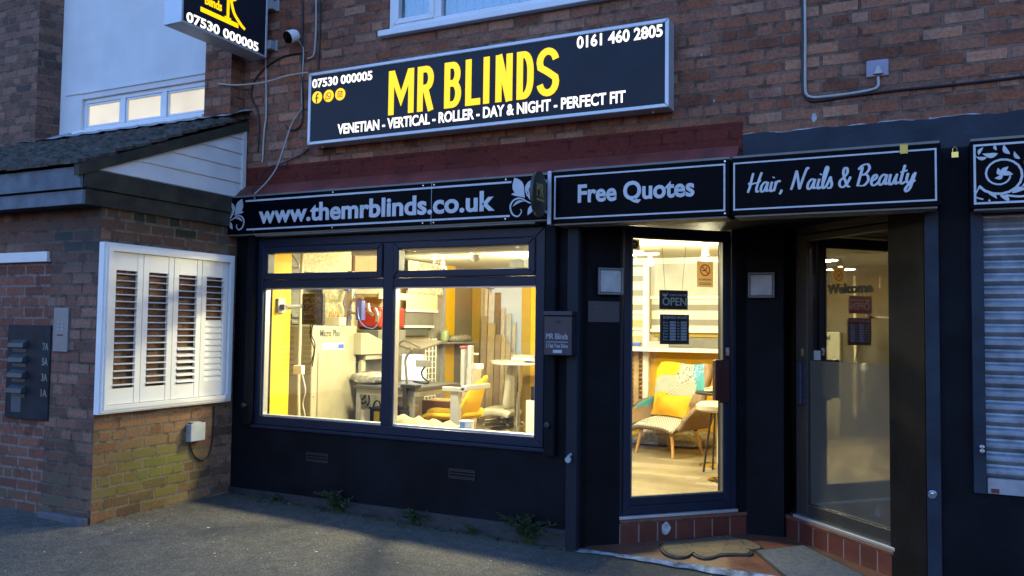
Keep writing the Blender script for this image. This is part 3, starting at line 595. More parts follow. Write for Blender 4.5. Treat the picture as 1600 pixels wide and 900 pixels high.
# eaves boards, beam on the side
b = MB(); b.box(-14, XS+.03, -1.60, -1.575, 2.572, 2.73); b.build('fascia_board', M_WOODB, PR_, bevel=.003)
b = MB(); b.box(-14, XS+.03, -1.575, -1.55, 2.455, 2.562); b.build('lower_board', M_WOODB, PR_, bevel=.003)
b = MB(); b.box(XS+.005, XS+.045, -1.574, -.004, 2.58, 2.72); b.box(XS+.0, XS+.03, -1.548, -.004, 2.455, 2.574); b.build('timber_beam', M_BEAM, PR_, bevel=.004)
b = MB(); b.box(-14, XS-.002, -1.548, 0, 2.462, 2.48); b.build('soffit', M_BEAM, PR_)
# lean-to roof: overlapping rows of tiles
ZA0, ZB0 = 2.74, 3.47; sl_ = (ZB0-ZA0)/1.66
b = MB()
for r in range(11):
    y0 = -1.64+r*.155; z0 = ZA0+(y0+1.64)*sl_
    x = XS+.05
    k = 0
    while x > -11:
        x2 = x-.165; dz = random.uniform(-.006, .009); s_ = .004
        b.add([(x, y0, z0+.002+dz), (x, y0+.17, z0+.17*sl_-.012+dz), (x2+s_, y0+.17, z0+.17*sl_-.012+dz), (x2+s_, y0, z0+.002+dz),
               (x, y0, z0+.03+dz), (x, y0+.17, z0+.17*sl_+.008+dz), (x2+s_, y0+.17, z0+.17*sl_+.008+dz), (x2+s_, y0, z0+.03+dz),
               (x-.05, y0, z0+.062+dz), (x-.05, y0+.17, z0+.17*sl_+.034+dz)],
              [(4, 8, 9, 5), (8, 7, 6, 9), (0, 3, 7, 8, 4), (0, 4, 5, 1), (3, 2, 6, 7), (0, 1, 2, 3)]); x = x2
b.build('roof', M_TILE, PR_)
b = MB(); v = []
for y, z in ((-1.63, ZA0-.02), (.04, ZB0-.05)):
    for dx in (.0, .055): v += [(XS+dx, y, z-.065), (XS+dx, y, z+.02)]
b.add(v, [(0, 2, 3, 1), (4, 5, 7, 6), (0, 1, 5, 4), (2, 6, 7, 3), (1, 3, 7, 5), (0, 4, 6, 2)]); b.build('verge_board', M_BEAM, PR_)
# white shiplap cladding in the triangle
b = MB(); z = 2.722
bh = .135
while z < 3.35:
    z1 = min(z+bh, 3.42); f = lambda zz: -1.60+(zz-ZA0+.085)/sl_
    ya, yb = max(-1.57, f(z)), max(-1.57, f(z1)); yb = min(yb, .03)
    v = [(XS+.036, ya, z+.008), (XS+.036, .035, z+.008), (XS+.024, .035, z1), (XS+.024, yb, z1), (XS+.012, ya, z+.008), (XS+.012, .035, z+.008), (XS+.012, .035, z1), (XS+.012, yb, z1), (XS+.026, ya, z), (XS+.026, .035, z)]
    b.add(v, [(0, 1, 2, 3), (8, 9, 1, 0), (4, 8, 0, 3, 7), (1, 9, 5, 6, 2), (3, 2, 6, 7)]); z = z1
b.box(XS+.0, XS+.011, -1.5, .035, 2.72, 2.8)
b.build('cladding', M_CLAD, PR_)
b = MB(); b.box(XS+.012, XS+.045, .0, .04, 2.72, 3.4); b.build('corner_trim', M_CLAD, PR_)
b = MB(); x = XS+.1
while x > -8:
    L = random.uniform(.35, .6); v = []
    for i in range(6):
        xx = x-L*i/5; w_ = .012*math.sin(i*2+x*5); v += [(xx, .045, ZB0+.085+w_), (xx, .02, ZB0+.075+w_), (xx, -.06+w_, ZB0+.035), (xx, -.17+w_*1.5, ZB0-.015)]
    b.add(v, [(4*i+k, 4*i+k+1, 4*i+k+5, 4*i+k+4) for i in range(5) for k in range(3)]); x -= L*.97
b.build('lead_flashing', M_LEAD, PR_)
b = MB(); b.box(-6.0, XS-.01, YF-.05, YF-.001, .0, .135); b.build('kerb_block', mat('sooty_concrete', (.10, .10, .11), .85, var=.4, bump=.5), PR_, bevel=.012)
#@@LIGHTS
def spot_lamp(x, y, z, watts, label, soft=.05):
    o = thing('ceiling_spotlight', (x, y, z), label, 'spotlight', 'spotlights on the shop ceiling')
    b = MB(); b.lathe((x, y, z-.0), [(.05, 0), (.05, -.012)], 18); b.build('base', M_WHITE, o)
    b = MB(); b.tube([(x, y, z-.01), (x, y, z-.05)], .008, 8); b.lathe((x, y, z-.05), [(.022, 0), (.036, -.03), (.04, -.075), (.034, -.075), (.03, -.06)], 18); b.build('lamp_head', M_STEEL, o, smooth=True)
    b = MB(); b.lathe((x, y, z-.108), [(.03, .0), (.033, -.012), (.02, -.022)], 16); b.build('bulb', emit('warm_bulb', (1, .86, .6), 1.2), o, smooth=True)
    l = bpy.data.lights.new('bulb_light', 'AREA' if soft > .1 else 'POINT'); l.energy = watts*LAMP_W; l.color = (1, .91, .55)
    if soft > .1: l.shape = 'DISK'; l.size = soft*2
    else: l.shadow_soft_size = soft
    lo = bpy.data.objects.new('bulb_light', l); COL.objects.link(lo); lo.parent = o; lo.location = (0, 0, -.16); return o
spot_lamp(-4.35, 1.0, 2.47, 1.25, 'white ceiling spotlight close behind the display window above the left pane', .16)
spot_lamp(-3.0, 1.1, 2.47, 1.0, 'white ceiling spotlight close behind the display window above the right pane', .16)
spot_lamp(-4.75, 2.3, 2.47, .75, 'white ceiling spotlight over the workbench and the beige machine')
spot_lamp(-5.3, 3.41, 2.47, .4, 'white ceiling spotlight over the sample blinds on the left wall')
spot_lamp(-4.15, 3.4, 2.47, 1.6, 'white ceiling spotlight near the dome camera towards the back')
spot_lamp(-2.5, 2.5, 2.47, .8, 'white ceiling spotlight over the patchwork armchair')
spot_lamp(-1.8, 2.7, 2.47, 1.1, 'white ceiling spotlight just inside the glass door')

# ================================================================ signs
def ornament(b, fr, cx, cy, s, sgn, d0=.002, d1=.0035):
    P = lambda pts: [(cx+sgn*s*x, cy+s*y) for x, y in pts]
    def rib(pts, ws, n=7):
        q = spline(P(pts), n); m = len(q); b.ribbon(q, [s*(ws[0]+(ws[1]-ws[0])*math.sin(math.pi*min(1, i/(m-1)*.9+.08))) for i in range(m)], fr, d0, d1)
    def leaf(a, c, wd, bend=0.0):
        a = Vector(a); c = Vector(c); t = c-a; nn = Vector((-t.y, t.x)); pts = []
        for i in range(9): k = i/8; pts.append(a+t*k+nn*(wd*math.sin(math.pi*k**1.25)+bend*math.sin(math.pi*k)))
        for i in range(7, 0, -1): k = i/8; pts.append(a+t*k+nn*(-wd*math.sin(math.pi*k**1.25)+bend*math.sin(math.pi*k)))
        q = P(pts); b.k += 1
        if sgn < 0: q = q[::-1]
        b.prism(q, fr, d0, d1+b.k*1.5e-4)
    leaf((.05, -.02), (.62, .98), .26, -.05); leaf((-.02, .05), (-.42, .88), .10, -.12)
    leaf((.05, -.03), (.78, .18), .14, .12); leaf((.0, -.2), (.70, -.42), .09, .16)
    leaf((-.62, -.32), (-.10, -.86), .18, .10); leaf((-.70, -.34), (-.55, .10), .15, -.10); leaf((-.72, -.38), (-.5, -.88), .07, -.1)
    rib([(-.78, -.36), (-.35, -.22), (-.05, .15), (.0, .5), (-.22, .74), (-.55, .68), (-.68, .38), (-.52, .12), (-.3, .18)], (.02, .075))
    rib([(-.78, -.38), (-.2, -.28), (.25, -.05), (.62, -.1), (.82, -.4), (.7, -.78), (.4, -.9), (.22, -.68), (.3, -.56)], (.02, .085))
    rib([(-.5, -.28), (-.2, .0), (-.14, .34)], (.02, .09))
def board(name, x0, x1, z0, z1, Y, depth, label, border=None, mt=None):
    o = thing(name, (x0, Y, z0), label, 'sign')
    b = MB(); b.box(x0, x1, Y, Y+depth, z0, z1); b.build('panel', mt or M_DARK, o, bevel=.004)
    b = MB(); b.box(x0+.02, x1-.02, Y+.012, Y+depth, z0-.012, z0-.001); b.box(x0+.006, x1-.006, Y+.03, Y+depth, z1+.001, z1+.02); b.build('backing_box', mat('dull_box_paint', (.17, .16, .14), .6), o)
    return o
# --- web address board
Y1 = -.12
a = onY(345.5, 309, Y1); c_ = onY(345.7, 366, Y1); d = onY(858, 343, Y1); e = onY(857, 274.5, Y1)
wx0, wx1, wz0, wz1 = a.x, d.x, (c_.z+d.z)/2, (a.z+e.z)/2
o = board('web_address_sign', wx0, wx1, wz0, wz1, Y1, .12, 'long black fascia sign reading www.themrblinds.co.uk between leafy flourishes')
fr = FY(0, Y1, 0)
def bx(x, y): q = onY(x, y, Y1); return q.x, q.z
tl = bx(404, 350); tr = bx(773, 330); tt = bx(568, 311)
b = MB(); b.text('www.themrblinds.co.uk', fr, tl[0], tr[0], tl[1], tt[1], .003, bold=.03); b.build('lettering', M_LETTER, o)
b = MB(); l0 = bx(384, 313)[0]; l1 = bx(799, 290)[0]; h = wz1-wz0
b.slab(fr, l0, l1, wz1-.045, wz1-.03, .0, .002); b.slab(fr, l0+.02, l1-.01, wz0+.028, wz0+.043, .0, .002); b.build('border_line', M_LETTER, o)
b = MB(); ornament(b, fr, bx(366, 338)[0], (wz0+wz1)/2+.005, .145, 1); b.build('flourish', M_LETTER, o)
b = MB(); ornament(b, fr, bx(822, 312)[0], (wz0+wz1)/2+.005, .155, -1); b.build('flourish', M_LETTER, o)
b = MB(); xj = bx(674, 320)[0]; b.slab(fr, xj-.002, xj+.002, wz0, wz1, .0, .0015); b.build('panel_joint', M_GREYP, o)
for px in (398, 520, 661, 678, 790):
    x = bx(px, 320)[0]
    for z in (wz0+.015, wz1-.015): b = MB(); b.disc(fr, x, z, .006, .006, 0, .004, 10); b.build('fixing_screw', M_STEEL, o)
# --- Free Quotes board
Y2 = -.2
a = onY(862, 270, Y2); c_ = onY(862, 350, Y2); d = onY(1140, 336, Y2); e = onY(1140, 247, Y2)
qx0, qx1, qz0, qz1 = a.x, d.x, (c_.z+d.z)/2, (a.z+e.z)/2
o = board('free_quotes_sign', qx0, qx1, qz0, qz1, Y2, .2, 'black fascia sign reading Free Quotes inside a thin pale border')
fr = FY(0, Y2, 0)
b = MB(); b.ring(fr, qx0+.022, qx1-.028, qz0+.03, qz1-.03, .011, 0, .002); b.build('border_line', M_LETTER, o)
def bx(x, y): q = onY(x, y, Y2); return q.x, q.z
b = MB(); b.text('Free Quotes', fr, bx(903, 300)[0], bx(1085, 300)[0], bx(920, 315)[1], bx(920, 288)[1], .003, bold=.03, fit=(0, .70)); b.build('lettering', M_LETTER, o)
b = MB(); b.slab(fr, qx0-.03, qx0-.002, qz0-.005, qz1+.01, -.06, .004); b.build('side_bracket', mat('pale_bracket', (.45, .47, .5), .45), o, bevel=.003)
for z in (qz0+.01, qz1-.02): b = MB(); b.slab(fr, qx1-.035, qx1-.025, z, z+.01, 0, .004); b.build('fixing_screw', M_STEEL, o)
# --- Hair, Nails & Beauty board
a = onY(1144, 245, Y2); d = onY(1471, 327, Y2); e = onY(1471, 221, Y2)
hx0, hx1 = qx1+.012, d.x
o = board('hair_salon_sign', hx0, hx1, qz0, qz1, Y2, .2, 'black fascia sign with Hair, Nails & Beauty in brush script')
b = MB(); b.ring(fr, hx0+.012, hx1-.022, qz0+.03, qz1-.03, .010, 0, .002); b.build('border_line', M_LETTER, o)
GL = {  # brush script, pen strokes in letter units (x-height .5)
 'H': (.82, [[(.02, .0), (.12, .3), (.2, .75), (.26, 1.0)], [(.0, .5), (.15, .42), (.4, .47), (.62, .5), (.78, .62)], [(.80, 1.02), (.66, .6), (.56, .2), (.6, .02), (.74, .06)]]),
 'a': (.56, [[(.42, .42), (.26, .5), (.08, .34), (.03, .12), (.12, .0), (.28, .1), (.42, .4)], [(.46, .5), (.4, .22), (.42, .03), (.56, .08)]]),
 'i': (.3, [[(.16, .5), (.09, .22), (.11, .02), (.22, .02), (.3, .1)], [(.21, .68), (.235, .74)]]),
 'r': (.42, [[(.1, .5), (.07, .25), (.02, .0)], [(.06, .25), (.16, .45), (.28, .52), (.38, .46)]]),
 ',': (.34, [[(.08, .06), (.06, -.06), (-.02, -.17)]]),
 'N': (.98, [[(.0, .02), (.1, .35), (.24, .98)], [(.24, .98), (.36, .6), (.52, .02)], [(.52, .02), (.66, .5), (.86, 1.05), (.98, 1.02)]]),
 'l': (.3, [[(.06, .1), (.22, .6), (.32, .98), (.22, 1.05), (.12, .7), (.08, .2), (.14, .0), (.3, .1)]]),
 's': (.42, [[(.0, .06), (.16, .4), (.22, .54), (.26, .4), (.34, .18), (.26, .0), (.08, .02)]]),
 '&': (.72, [[(.66, .5), (.5, .2), (.26, .0), (.06, .1), (.06, .32), (.28, .5), (.44, .7), (.4, .92), (.26, .94), (.2, .72), (.34, .36), (.54, .04), (.7, .02)]]),
 'B': (.8, [[(.06, .0), (.14, .4), (.26, .95)], [(.02, .82), (.22, 1.0), (.52, 1.06), (.66, .86), (.5, .62), (.3, .55), (.56, .52), (.66, .28), (.46, .04), (.16, .02)]]),
 'e': (.46, [[(.04, .22), (.22, .28), (.34, .42), (.26, .52), (.1, .4), (.05, .14), (.16, .0), (.32, .04), (.46, .16)]]),
 'u': (.6, [[(.1, .5), (.05, .2), (.1, .0), (.26, .06), (.42, .4)], [(.46, .5), (.4, .2), (.44, .02), (.6, .1)]]),
 't': (.36, [[(.26, .9), (.16, .5), (.1, .12), (.18, .0), (.36, .1)], [(.02, .56), (.2, .58), (.42, .64)]]),
 'y': (.6, [[(.12, .5), (.06, .22), (.14, .04), (.3, .1), (.44, .44)], [(.52, .52), (.42, .16), (.3, -.22), (.12, -.38), (.04, -.26), (.2, -.06), (.56, .14)]]), ' ': (.34, [])}
def script(txt, fr, u0, u1, v0, cap, wd):
    pen = 0; L = []
    for ch in txt:
        adv, st = GL[ch]; L += [[(pen+x+.13*y, y) for x, y in s_] for s_ in st]; pen += adv
    b = MB(); k = (u1-u0)/pen
    for s_ in L:
        q = spline([(u0+x*k, v0+y*cap) for x, y in s_], 6); m = len(q)
        ws = []
        for i in range(m):
            tq = q[min(i+1, m-1)]-q[max(i-1, 0)]; dn = abs(tq.y)/(tq.length+1e-9); ws.append(wd*(.55+.6*dn)*(.75 if i in (0, m-1) else 1))
        b.ribbon(q, ws, fr, 0, .002)
    return b
p0 = bx(1168, 302); p1 = bx(1440, 296); script('Hair, Nails & Beauty', fr, p0[0], p1[0]-.03, bx(1190, 300)[1], .125, .0135).build('lettering', M_LETTER, o)
tp = bx(1412, 231); b = MB(); b.slab(fr, tp[0]-.02, tp[0]+.022, qz1-.05, qz1+.003, .003, .006); b.slab(fr, tp[0]-.02, tp[0]+.022, qz1+.002, qz1+.006, -.05, .006); b.build('yellow_glint', mat('yellow_glint', (.75, .50, .05), .4), o)  # yellow slabs put a street lamp's reflection on the panel as colour
# --- floral board over the neighbour's shutter
Y3 = -.16
a = onY(1515, 222, Y3); c_ = onY(1516, 326, Y3)
o = board('floral_sign', a.x, a.x+2.6, c_.z, a.z+.004, Y3, .16, 'black fascia sign at the right edge covered in pale scrolling leaves')
fr = FY(0, Y3, 0); b = MB(); fx, f0, f1 = a.x, c_.z, a.z
b.ring(fr, fx+.018, fx+2.58, f0+.022, f1-.018, .012, 0, .002); b.build('border_line', M_LETTER, o)
b = MB(); hh = f1-f0
def fleaf(x, y, ang, L, sg, wd=.24):
    A = Vector((x, y)); t_ = Vector((math.cos(R_(ang)), sg*math.sin(R_(ang))))*L; nn = Vector((-t_.y, t_.x)); q = []
    for i in range(9): kk = i/8; q.append(A+t_*kk+nn*(wd*math.sin(math.pi*kk**.8)+.1*math.sin(math.pi*kk)))
    for i in range(7, 0, -1): kk = i/8; q.append(A+t_*kk+nn*(-wd*.55*math.sin(math.pi*kk**.8)+.1*math.sin(math.pi*kk)))
    q = [Vector((max(fx+.032, v.x), max(f0+.036, min(f1-.032, v.y)))) for v in q]
    b.k += 1; b.prism(q, fr, 0, .002+b.k*1.2e-4)
for k in range(8):
    cx = fx+.155+k*.33; sg = 1 if k % 2 == 0 else -1; cy = (f0+f1)/2-.005*sg
    for tt in (0, 1):
        o2 = -.02 if tt else 0
        pts = [(cx+(.128+o2-(.085)*i/26)*math.cos(R_(-150+i*20)), cy+sg*(.122+o2-(.08)*i/26)*math.sin(R_(-150+i*20))) for i in range(27)] if not tt else []
        if pts: b.ribbon(pts, [.014-.0055*i/26 for i in range(27)], fr, 0, .002)
    b.ribbon(spline([(cx-.11, cy-sg*.07), (cx-.13, cy-sg*.12), (cx-.09, cy-sg*.14)], 6), .008, fr, 0, .002)
    b.ribbon(spline([(cx+.02, cy-sg*.122), (cx+.12, cy-sg*.13), (cx+.2, cy-sg*.06), (cx+.26, cy+sg*.04)], 6), .011, fr, 0, .002)
    for i, a_ in enumerate(range(-120, 150, 27)): fleaf(cx+.128*math.cos(R_(a_)), cy+sg*.122*math.sin(R_(a_)), a_+48 if i % 2 else a_+80, .055+.012*(i % 3), sg)
    for a_, L in ((60, .055), (0, .05), (120, .05), (200, .045)): fleaf(cx+.01, cy-sg*.005, a_, L, sg, .33)
    for x_, y_, a_, L in ((-.12, .11, 120, .05), (-.11, .12, 60, .05), (-.13, .05, 160, .05), (.15, .09, 30, .07), (.16, .12, 80, .05), (.18, -.1, -20, .06), (.13, -.13, -60, .04), (-.13, -.1, 230, .045), (-.06, -.14, 250, .04), (-.02, .14, 100, .04), (.22, .0, 20, .06)): fleaf(cx+x_, cy+sg*y_, a_, L, sg)
b.build('leaf_pattern', M_LETTER, o)
q = onY(1492, 240, -.06); b = MB(); b.box(q.x-.018, q.x+.018, q.y-.012, q.y+.012, q.z-.025, q.z+.008)
b.tube([(q.x-.011, q.y, q.z+.005), (q.x-.011, q.y, q.z+.03), (q.x, q.y, q.z+.04), (q.x+.011, q.y, q.z+.03), (q.x+.011, q.y, q.z+.005)], .004, 6)
b.tube([(q.x, q.y, q.z+.04), (q.x, .03, q.z+.045)], .004, 6)
tag(b.build('padlock', mat('brass', (.65, .45, .12), .3, metal=1)), 'small brass padlock hanging in the gap beside the floral fascia sign', 'padlock')
# --- big illuminated sign box
Y4 = -.10
a = onY(481.7, 115.8, Y4); c_ = onY(480, 227.5, Y4); d = onY(1045, 166, Y4); e = onY(1045, 26, Y4)
sx, sX, sz, sZ = (a.x+c_.x)/2, (d.x+e.x)/2, (c_.z+d.z)/2, (a.z+e.z)/2
o = thing('illuminated_sign', (sx, Y4, sz), 'large lit sign box reading MR BLINDS in yellow above the red ledge', 'sign')
fr = FY(0, Y4, 0)
b = MB(); b.ring(fr, sx, sX, sz, sZ, .028, -.145, .0); b.box(sx+.028, sX-.028, Y4+.12, Y4+.14, sz+.028, sZ-.028); b.build('frame', mat('sign_aluminium', (.50, .52, .56), .38, metal=.35, var=.06), o, bevel=.005)
b = MB(); b.slab(fr, sx+.028, sX-.028, sz+.028, sZ-.028, -.03, -.006); b.build('panel', M_SIGNP, o)
fr = FY(0, Y4+.006, 0)
def bx(x, y): q = onY(x, y, Y4); return q.x, q.z
def line(txt, p, q, mt, name, bold=.02, **k):
    b = MB(); b.text(txt, fr, p[0], q[0], p[1], q[1], .004, bold=bold, **k); return b.build(name, mt, o)
line('07530 000005', bx(487.5, 138), (bx(581, 125)[0], bx(489, 124)[1]), M_EW, 'phone_number', .022)
line('0161 460 2805', bx(901, 76), (bx(1035, 50)[0], bx(902, 57)[1]), M_EW, 'phone_number', .022)
line('VENETIAN - VERTICAL - ROLLER - DAY & NIGHT - PERFECT FIT', bx(527, 210), (bx(977, 150)[0], bx(527, 194)[1]), M_EW, 'product_line', .022)
BL = {'M': [[(0, 0), (0, 1)], [(.03, .98), (.5, .34), (.97, .98)], [(1, 0), (1, 1)]], 'R': [[(0, 0), (0, 1)], [(0, 1), (.55, 1)]+arc(.55, .76, .45, .24, 90, -90, 9)+[(0, .52)], [(.45, .52), (1, 0)]],
      'B': [[(0, 0), (0, 1)], [(0, 1), (.5, 1)]+arc(.5, .77, .42, .23, 90, -90, 9)+[(0, .54)], [(0, .54), (.5, .54)]+arc(.5, .27, .5, .27, 90, -90, 9)+[(0, 0)]], 'L': [[(0, 1), (0, 0), (1, 0)]], 'I': [[(0, 0), (0, 1)]],
      'N': [[(0, 0), (0, 1)], [(.02, 1), (.98, 0)], [(1, 0), (1, 1)]], 'D': [[(0, 0), (0, 1)], [(0, 1), (.4, 1)]+arc(.4, .6, .6, .4, 90, 0, 8)+arc(.4, .4, .6, .4, 0, -90, 8)+[(0, 0)]],
      'S': [arc(.5, .74, .5, .26, 12, 180, 9)+[(.05, .62), (.5, .5), (.95, .36)]+arc(.5, .26, .5, .26, 0, -168, 9)]}
mz0 = bx(607, 180)[1]; mz1 = bx(607, 111.5)[1]
T = .050
b = MB()
for ch, xa_, xb_ in (('M', 607, 646), ('R', 652, 677), ('B', 694, 720), ('L', 727, 750), ('I', 755, 767.5), ('N', 774, 800), ('D', 807, 833), ('S', 838, 873)):
    u0 = bx(xa_, 140)[0]; u1 = bx(xb_, 140)[0]; cx0, cx1 = u0+T/2, u1-T/2
    for st in BL[ch]:
        vert = all(abs(q_[0]-st[0][0]) < .01 for q_ in st); g = 0 if (vert or ch in 'MN') else T/2
        if ch == 'L': q = [(cx0, mz1), (cx0, mz0+T/2), (cx1+T/2, mz0+T/2)]
        elif ch in 'MN' and not vert: q = [(cx0+x*(cx1-cx0), mz0+y*(mz1-mz0)) for x, y in st]
        elif ch in 'R' and st[-1] == (1, 0): q = [(cx0+x*(cx1-cx0)+.002, mz0+(y)*(mz1-mz0)) for x, y in st]
        else: q = [(cx0+x*(cx1-cx0), mz0+g+y*(mz1-mz0-2*g)) for x, y in st]
        if ch in 'RB' and not vert and g: q = [(max(x, cx0), y) for x, y in q]
        b.ribbon(q, T, fr, 0, .004)
b.build('main_lettering', M_EY, o)
for i, (px, py) in enumerate(((495, 152), (513, 149.5), (531, 147))):
    u, v = bx(px, py); r = .052; b = MB(); b.disc(fr, u, v, r, r, 0, .003, 28); ic = b.build('social_icon', M_EY, o)
    b = MB(); f3 = FY(0, Y4+.0025, 0)
    if i == 0: b.ribbon([(u-.004, v-.05), (u-.004, v+.012)]+arc(u+.016, v+.012, .02, .018, 180, 90, 6), .013, f3, 0, .001); b.ribbon([(u-.02, v-.006), (u+.018, v-.006)], .010, f3, 0, .0014)
    elif i == 1: b.ribbon(arc(u, v, .026, .026, -120, 200, 24)+[(u-.03, v-.03)], .006, f3, 0, .001, closed=True); b.ribbon([(u-.011, v+.012), (u-.008, v-.0), (u+.002, v-.009), (u+.012, v-.011)], .008, f3, 0, .0014)
    else:
        b.ribbon([(u-.022, v-.022), (u+.022, v-.022), (u+.022, v+.022), (u-.022, v+.022)], .006, f3, 0, .001, closed=True); b.ribbon(arc(u, v, .011, .011, 0, 345, 16), .005, f3, 0, .0014, closed=True); b.disc(f3, u+.015, v+.015, .004, .004, 0, .001, 8)
    b.build('icon_mark', M_DARKM, ic)
b = MB()
for px, py in ((505, 233), (1021, 172)): q = onY(px, py, Y4+.07); b.lathe((q.x, Y4+.07, sz-.003), [(.008, .001), (.008, -.008), (.004, -.012)], 10)
b.build('drain_plug', M_WHITE, o)
# --- projecting sign box, fixed to the wall by two brackets
qb = onY(416, 84, YW-.08); XP = qb.x
pf0 = onX(283, 35, XP); y_out = pf0.y; zb = (onX(283, 33, XP).z+onX(410, 89, XP).z)/2; th = onY(256, 30, y_out).x; th = XP-th; th = min(max(th, .1), .2)
o = thing('projecting_sign', (XP-th/2, y_out, zb), 'lit box sign projecting over the entrance roof with a yellow R and phone number', 'sign')
y_in = YW-.07; zt = zb+.86
b = MB(); frp = FXp(XP, 0, 0); b.ring(frp, y_out, y_in, zb, zt, .022, -th, 0); b.build('frame', mat('sign_aluminium', (.50, .52, .56), .38), o, bevel=.004)
b = MB(); b.box(XP-th+.01, XP-.006, y_out+.022, y_in-.022, zb+.022, zt-.022); b.build('panel', M_SIGNP, o)
frp = FXp(XP-.006, 0, 0)
def pxz(x, y): q = onX(x, y, XP); return q.y, q.z
n0 = pxz(292, 33); n1 = pxz(404, 75); nh = pxz(292, 16)
b = MB(); b.text('07530 000005', frp, n0[0], n1[0], n0[1], nh[1]-.005, .004, bold=.022); b.build('phone_number', M_EW, o)
b = MB(); b0 = pxz(321, 5); b1 = pxz(347, 15); b.text('Blinds', frp, b0[0], b1[0], b0[1]-.005, b0[1]+.075, .004, bold=.02); b.build('small_lettering', M_EY, o)
b = MB(); r0 = pxz(351, 26); r1 = pxz(368, 5); W_ = abs(pxz(366, 10)[0]-r0[0]); rz = r0[1]; ru = r0[0]+.02; H_ = .34
b.ribbon([(ru+.02, rz), (ru+.02, rz+H_)], .026, frp, 0, .004); b.ribbon([(ru-.015, rz+.004), (ru+.055, rz+.004)], .012, frp, 0, .004)
b.ribbon([(ru-.02, rz+H_), (ru+.06, rz+H_)]+arc(ru+.06, rz+H_*.76, .065, H_*.24, 90, -90, 9)+[(ru+.02, rz+H_*.52)], .022, frp, 0, .004)
e_ = pxz(383, 46); b.ribbon(spline([(ru+.05, rz+H_*.5), (ru+.09, rz+H_*.2), ((ru+.09+e_[0])/2+.02, (rz+e_[1])/2+.01), (e_[0]-.02, e_[1]+.012), e_], 6), [.026-.018*max(0, i/24-.6) for i in range(25)], frp, 0, .004)
b.build('letter_mark', M_EY, o)
b = MB(); k0 = pxz(314, 16); k1 = pxz(373, 39); zz = (k0[1]+k1[1])/2; b.slab(frp, k0[0], k1[0], zz-.018, zz+.022, 0, .003); b.build('roller_bar', M_EY, o, bevel=.01)
for (x, y) in ((421, 10), (421, 72)):
    q = onY(x, y, YW-.03); b = MB(); b.box(XP-.09, XP+.04, YW-.068, YW-.001, q.z-.04, q.z+.04); b.box(XP+.041, XP+.07, YW-.02, YW-.001, q.z-.05, q.z+.05); b.build('wall_bracket', M_GREYP, o, bevel=.004)
# --- small oval sign edge-on beside the Free Quotes board
q0 = onX(843, 305, qx0-.03); u0, u1 = onX(844, 305, qx0-.032).y, Y2-.0
o = thing('oval_sign', (qx0-.04, -.3, 2.6), 'small dark oval sign with a faint gold monogram, fixed end-on between two fascia signs', 'sign')
zc = (onX(850, 270, qx0-.035).z+onX(850, 341, qx0-.035).z)/2; zr = (onX(850, 270, qx0-.035).z-onX(850, 341, qx0-.035).z)/2; yc = Y2-.125; yr = .13
fo = FXp(qx0-.045, 0, 0); b = MB(); b.disc(fo, yc, zc, yr, zr, -.012, .012, 36); b.build('panel', mat('brown_black_oval', (.03, .028, .02), .4), o, bevel=.003)
M_GOLD = mat('dull_gold', (.30, .24, .07), .5)
b = MB(); fo2 = FXp(qx0-.033, 0, 0); b.text('MR', fo2, yc-.06, yc+.06, zc-.02, zc+.075, .002, bold=.01); b.slab(fo2, yc-.06, yc+.07, zc-.05, zc-.035, 0, .002); b.build('monogram', M_GOLD, o)
b = MB(); b.box(qx0-.05, qx0-.033, yc+yr-.03, -.12, zc+.1, zc+.12); b.box(qx0-.05, qx0-.033, yc+yr-.03, -.12, zc-.12, zc-.1); b.build('bracket', M_GREYP, o)

# ================================================================ things fixed to the fronts
# white plantation shutters shown on the porch's side wall
PXs = XS+.075
s0, s1 = onX(166.7, 377.7, PXs), onX(372, 400, PXs); s2, s3 = onX(156, 648, PXs), onX(361.3, 628, PXs)
ya, yb, za, zb_ = (s0.y+s2.y)/2, (s1.y+s3.y)/2, (s2.z+s3.z)/2, (s0.z+s1.z)/2
sh = thing('plantation_shutters', (XS, (ya+yb)/2, za), 'white plantation shutters with tilted louvres displayed on the brick porch side wall', 'shutters')
fs = FXp(PXs, 0, 0)
b = MB(); b.ring(fs, ya, yb, za, zb_, .06, -.075, -.02); b.ring(fs, ya+.012, yb-.012, za+.012, zb_-.012, .045, -.02, -.008); b.ring(fs, ya+.03, yb-.03, za+.03, zb_-.03, .035, -.008, 0)
for k in range(6):
    b.lathe((PXs-.045, ya-.001, za+.12+k*.21), [(.006, 0), (.006, .002)], 8, axis=(0, -1, 0))
b.build('frame', M_SHUT, sh, bevel=.004)
iy0, iy1, iz0, iz1 = ya+.065, yb-.065, za+.065, zb_-.065; pw = (iy1-iy0)/4
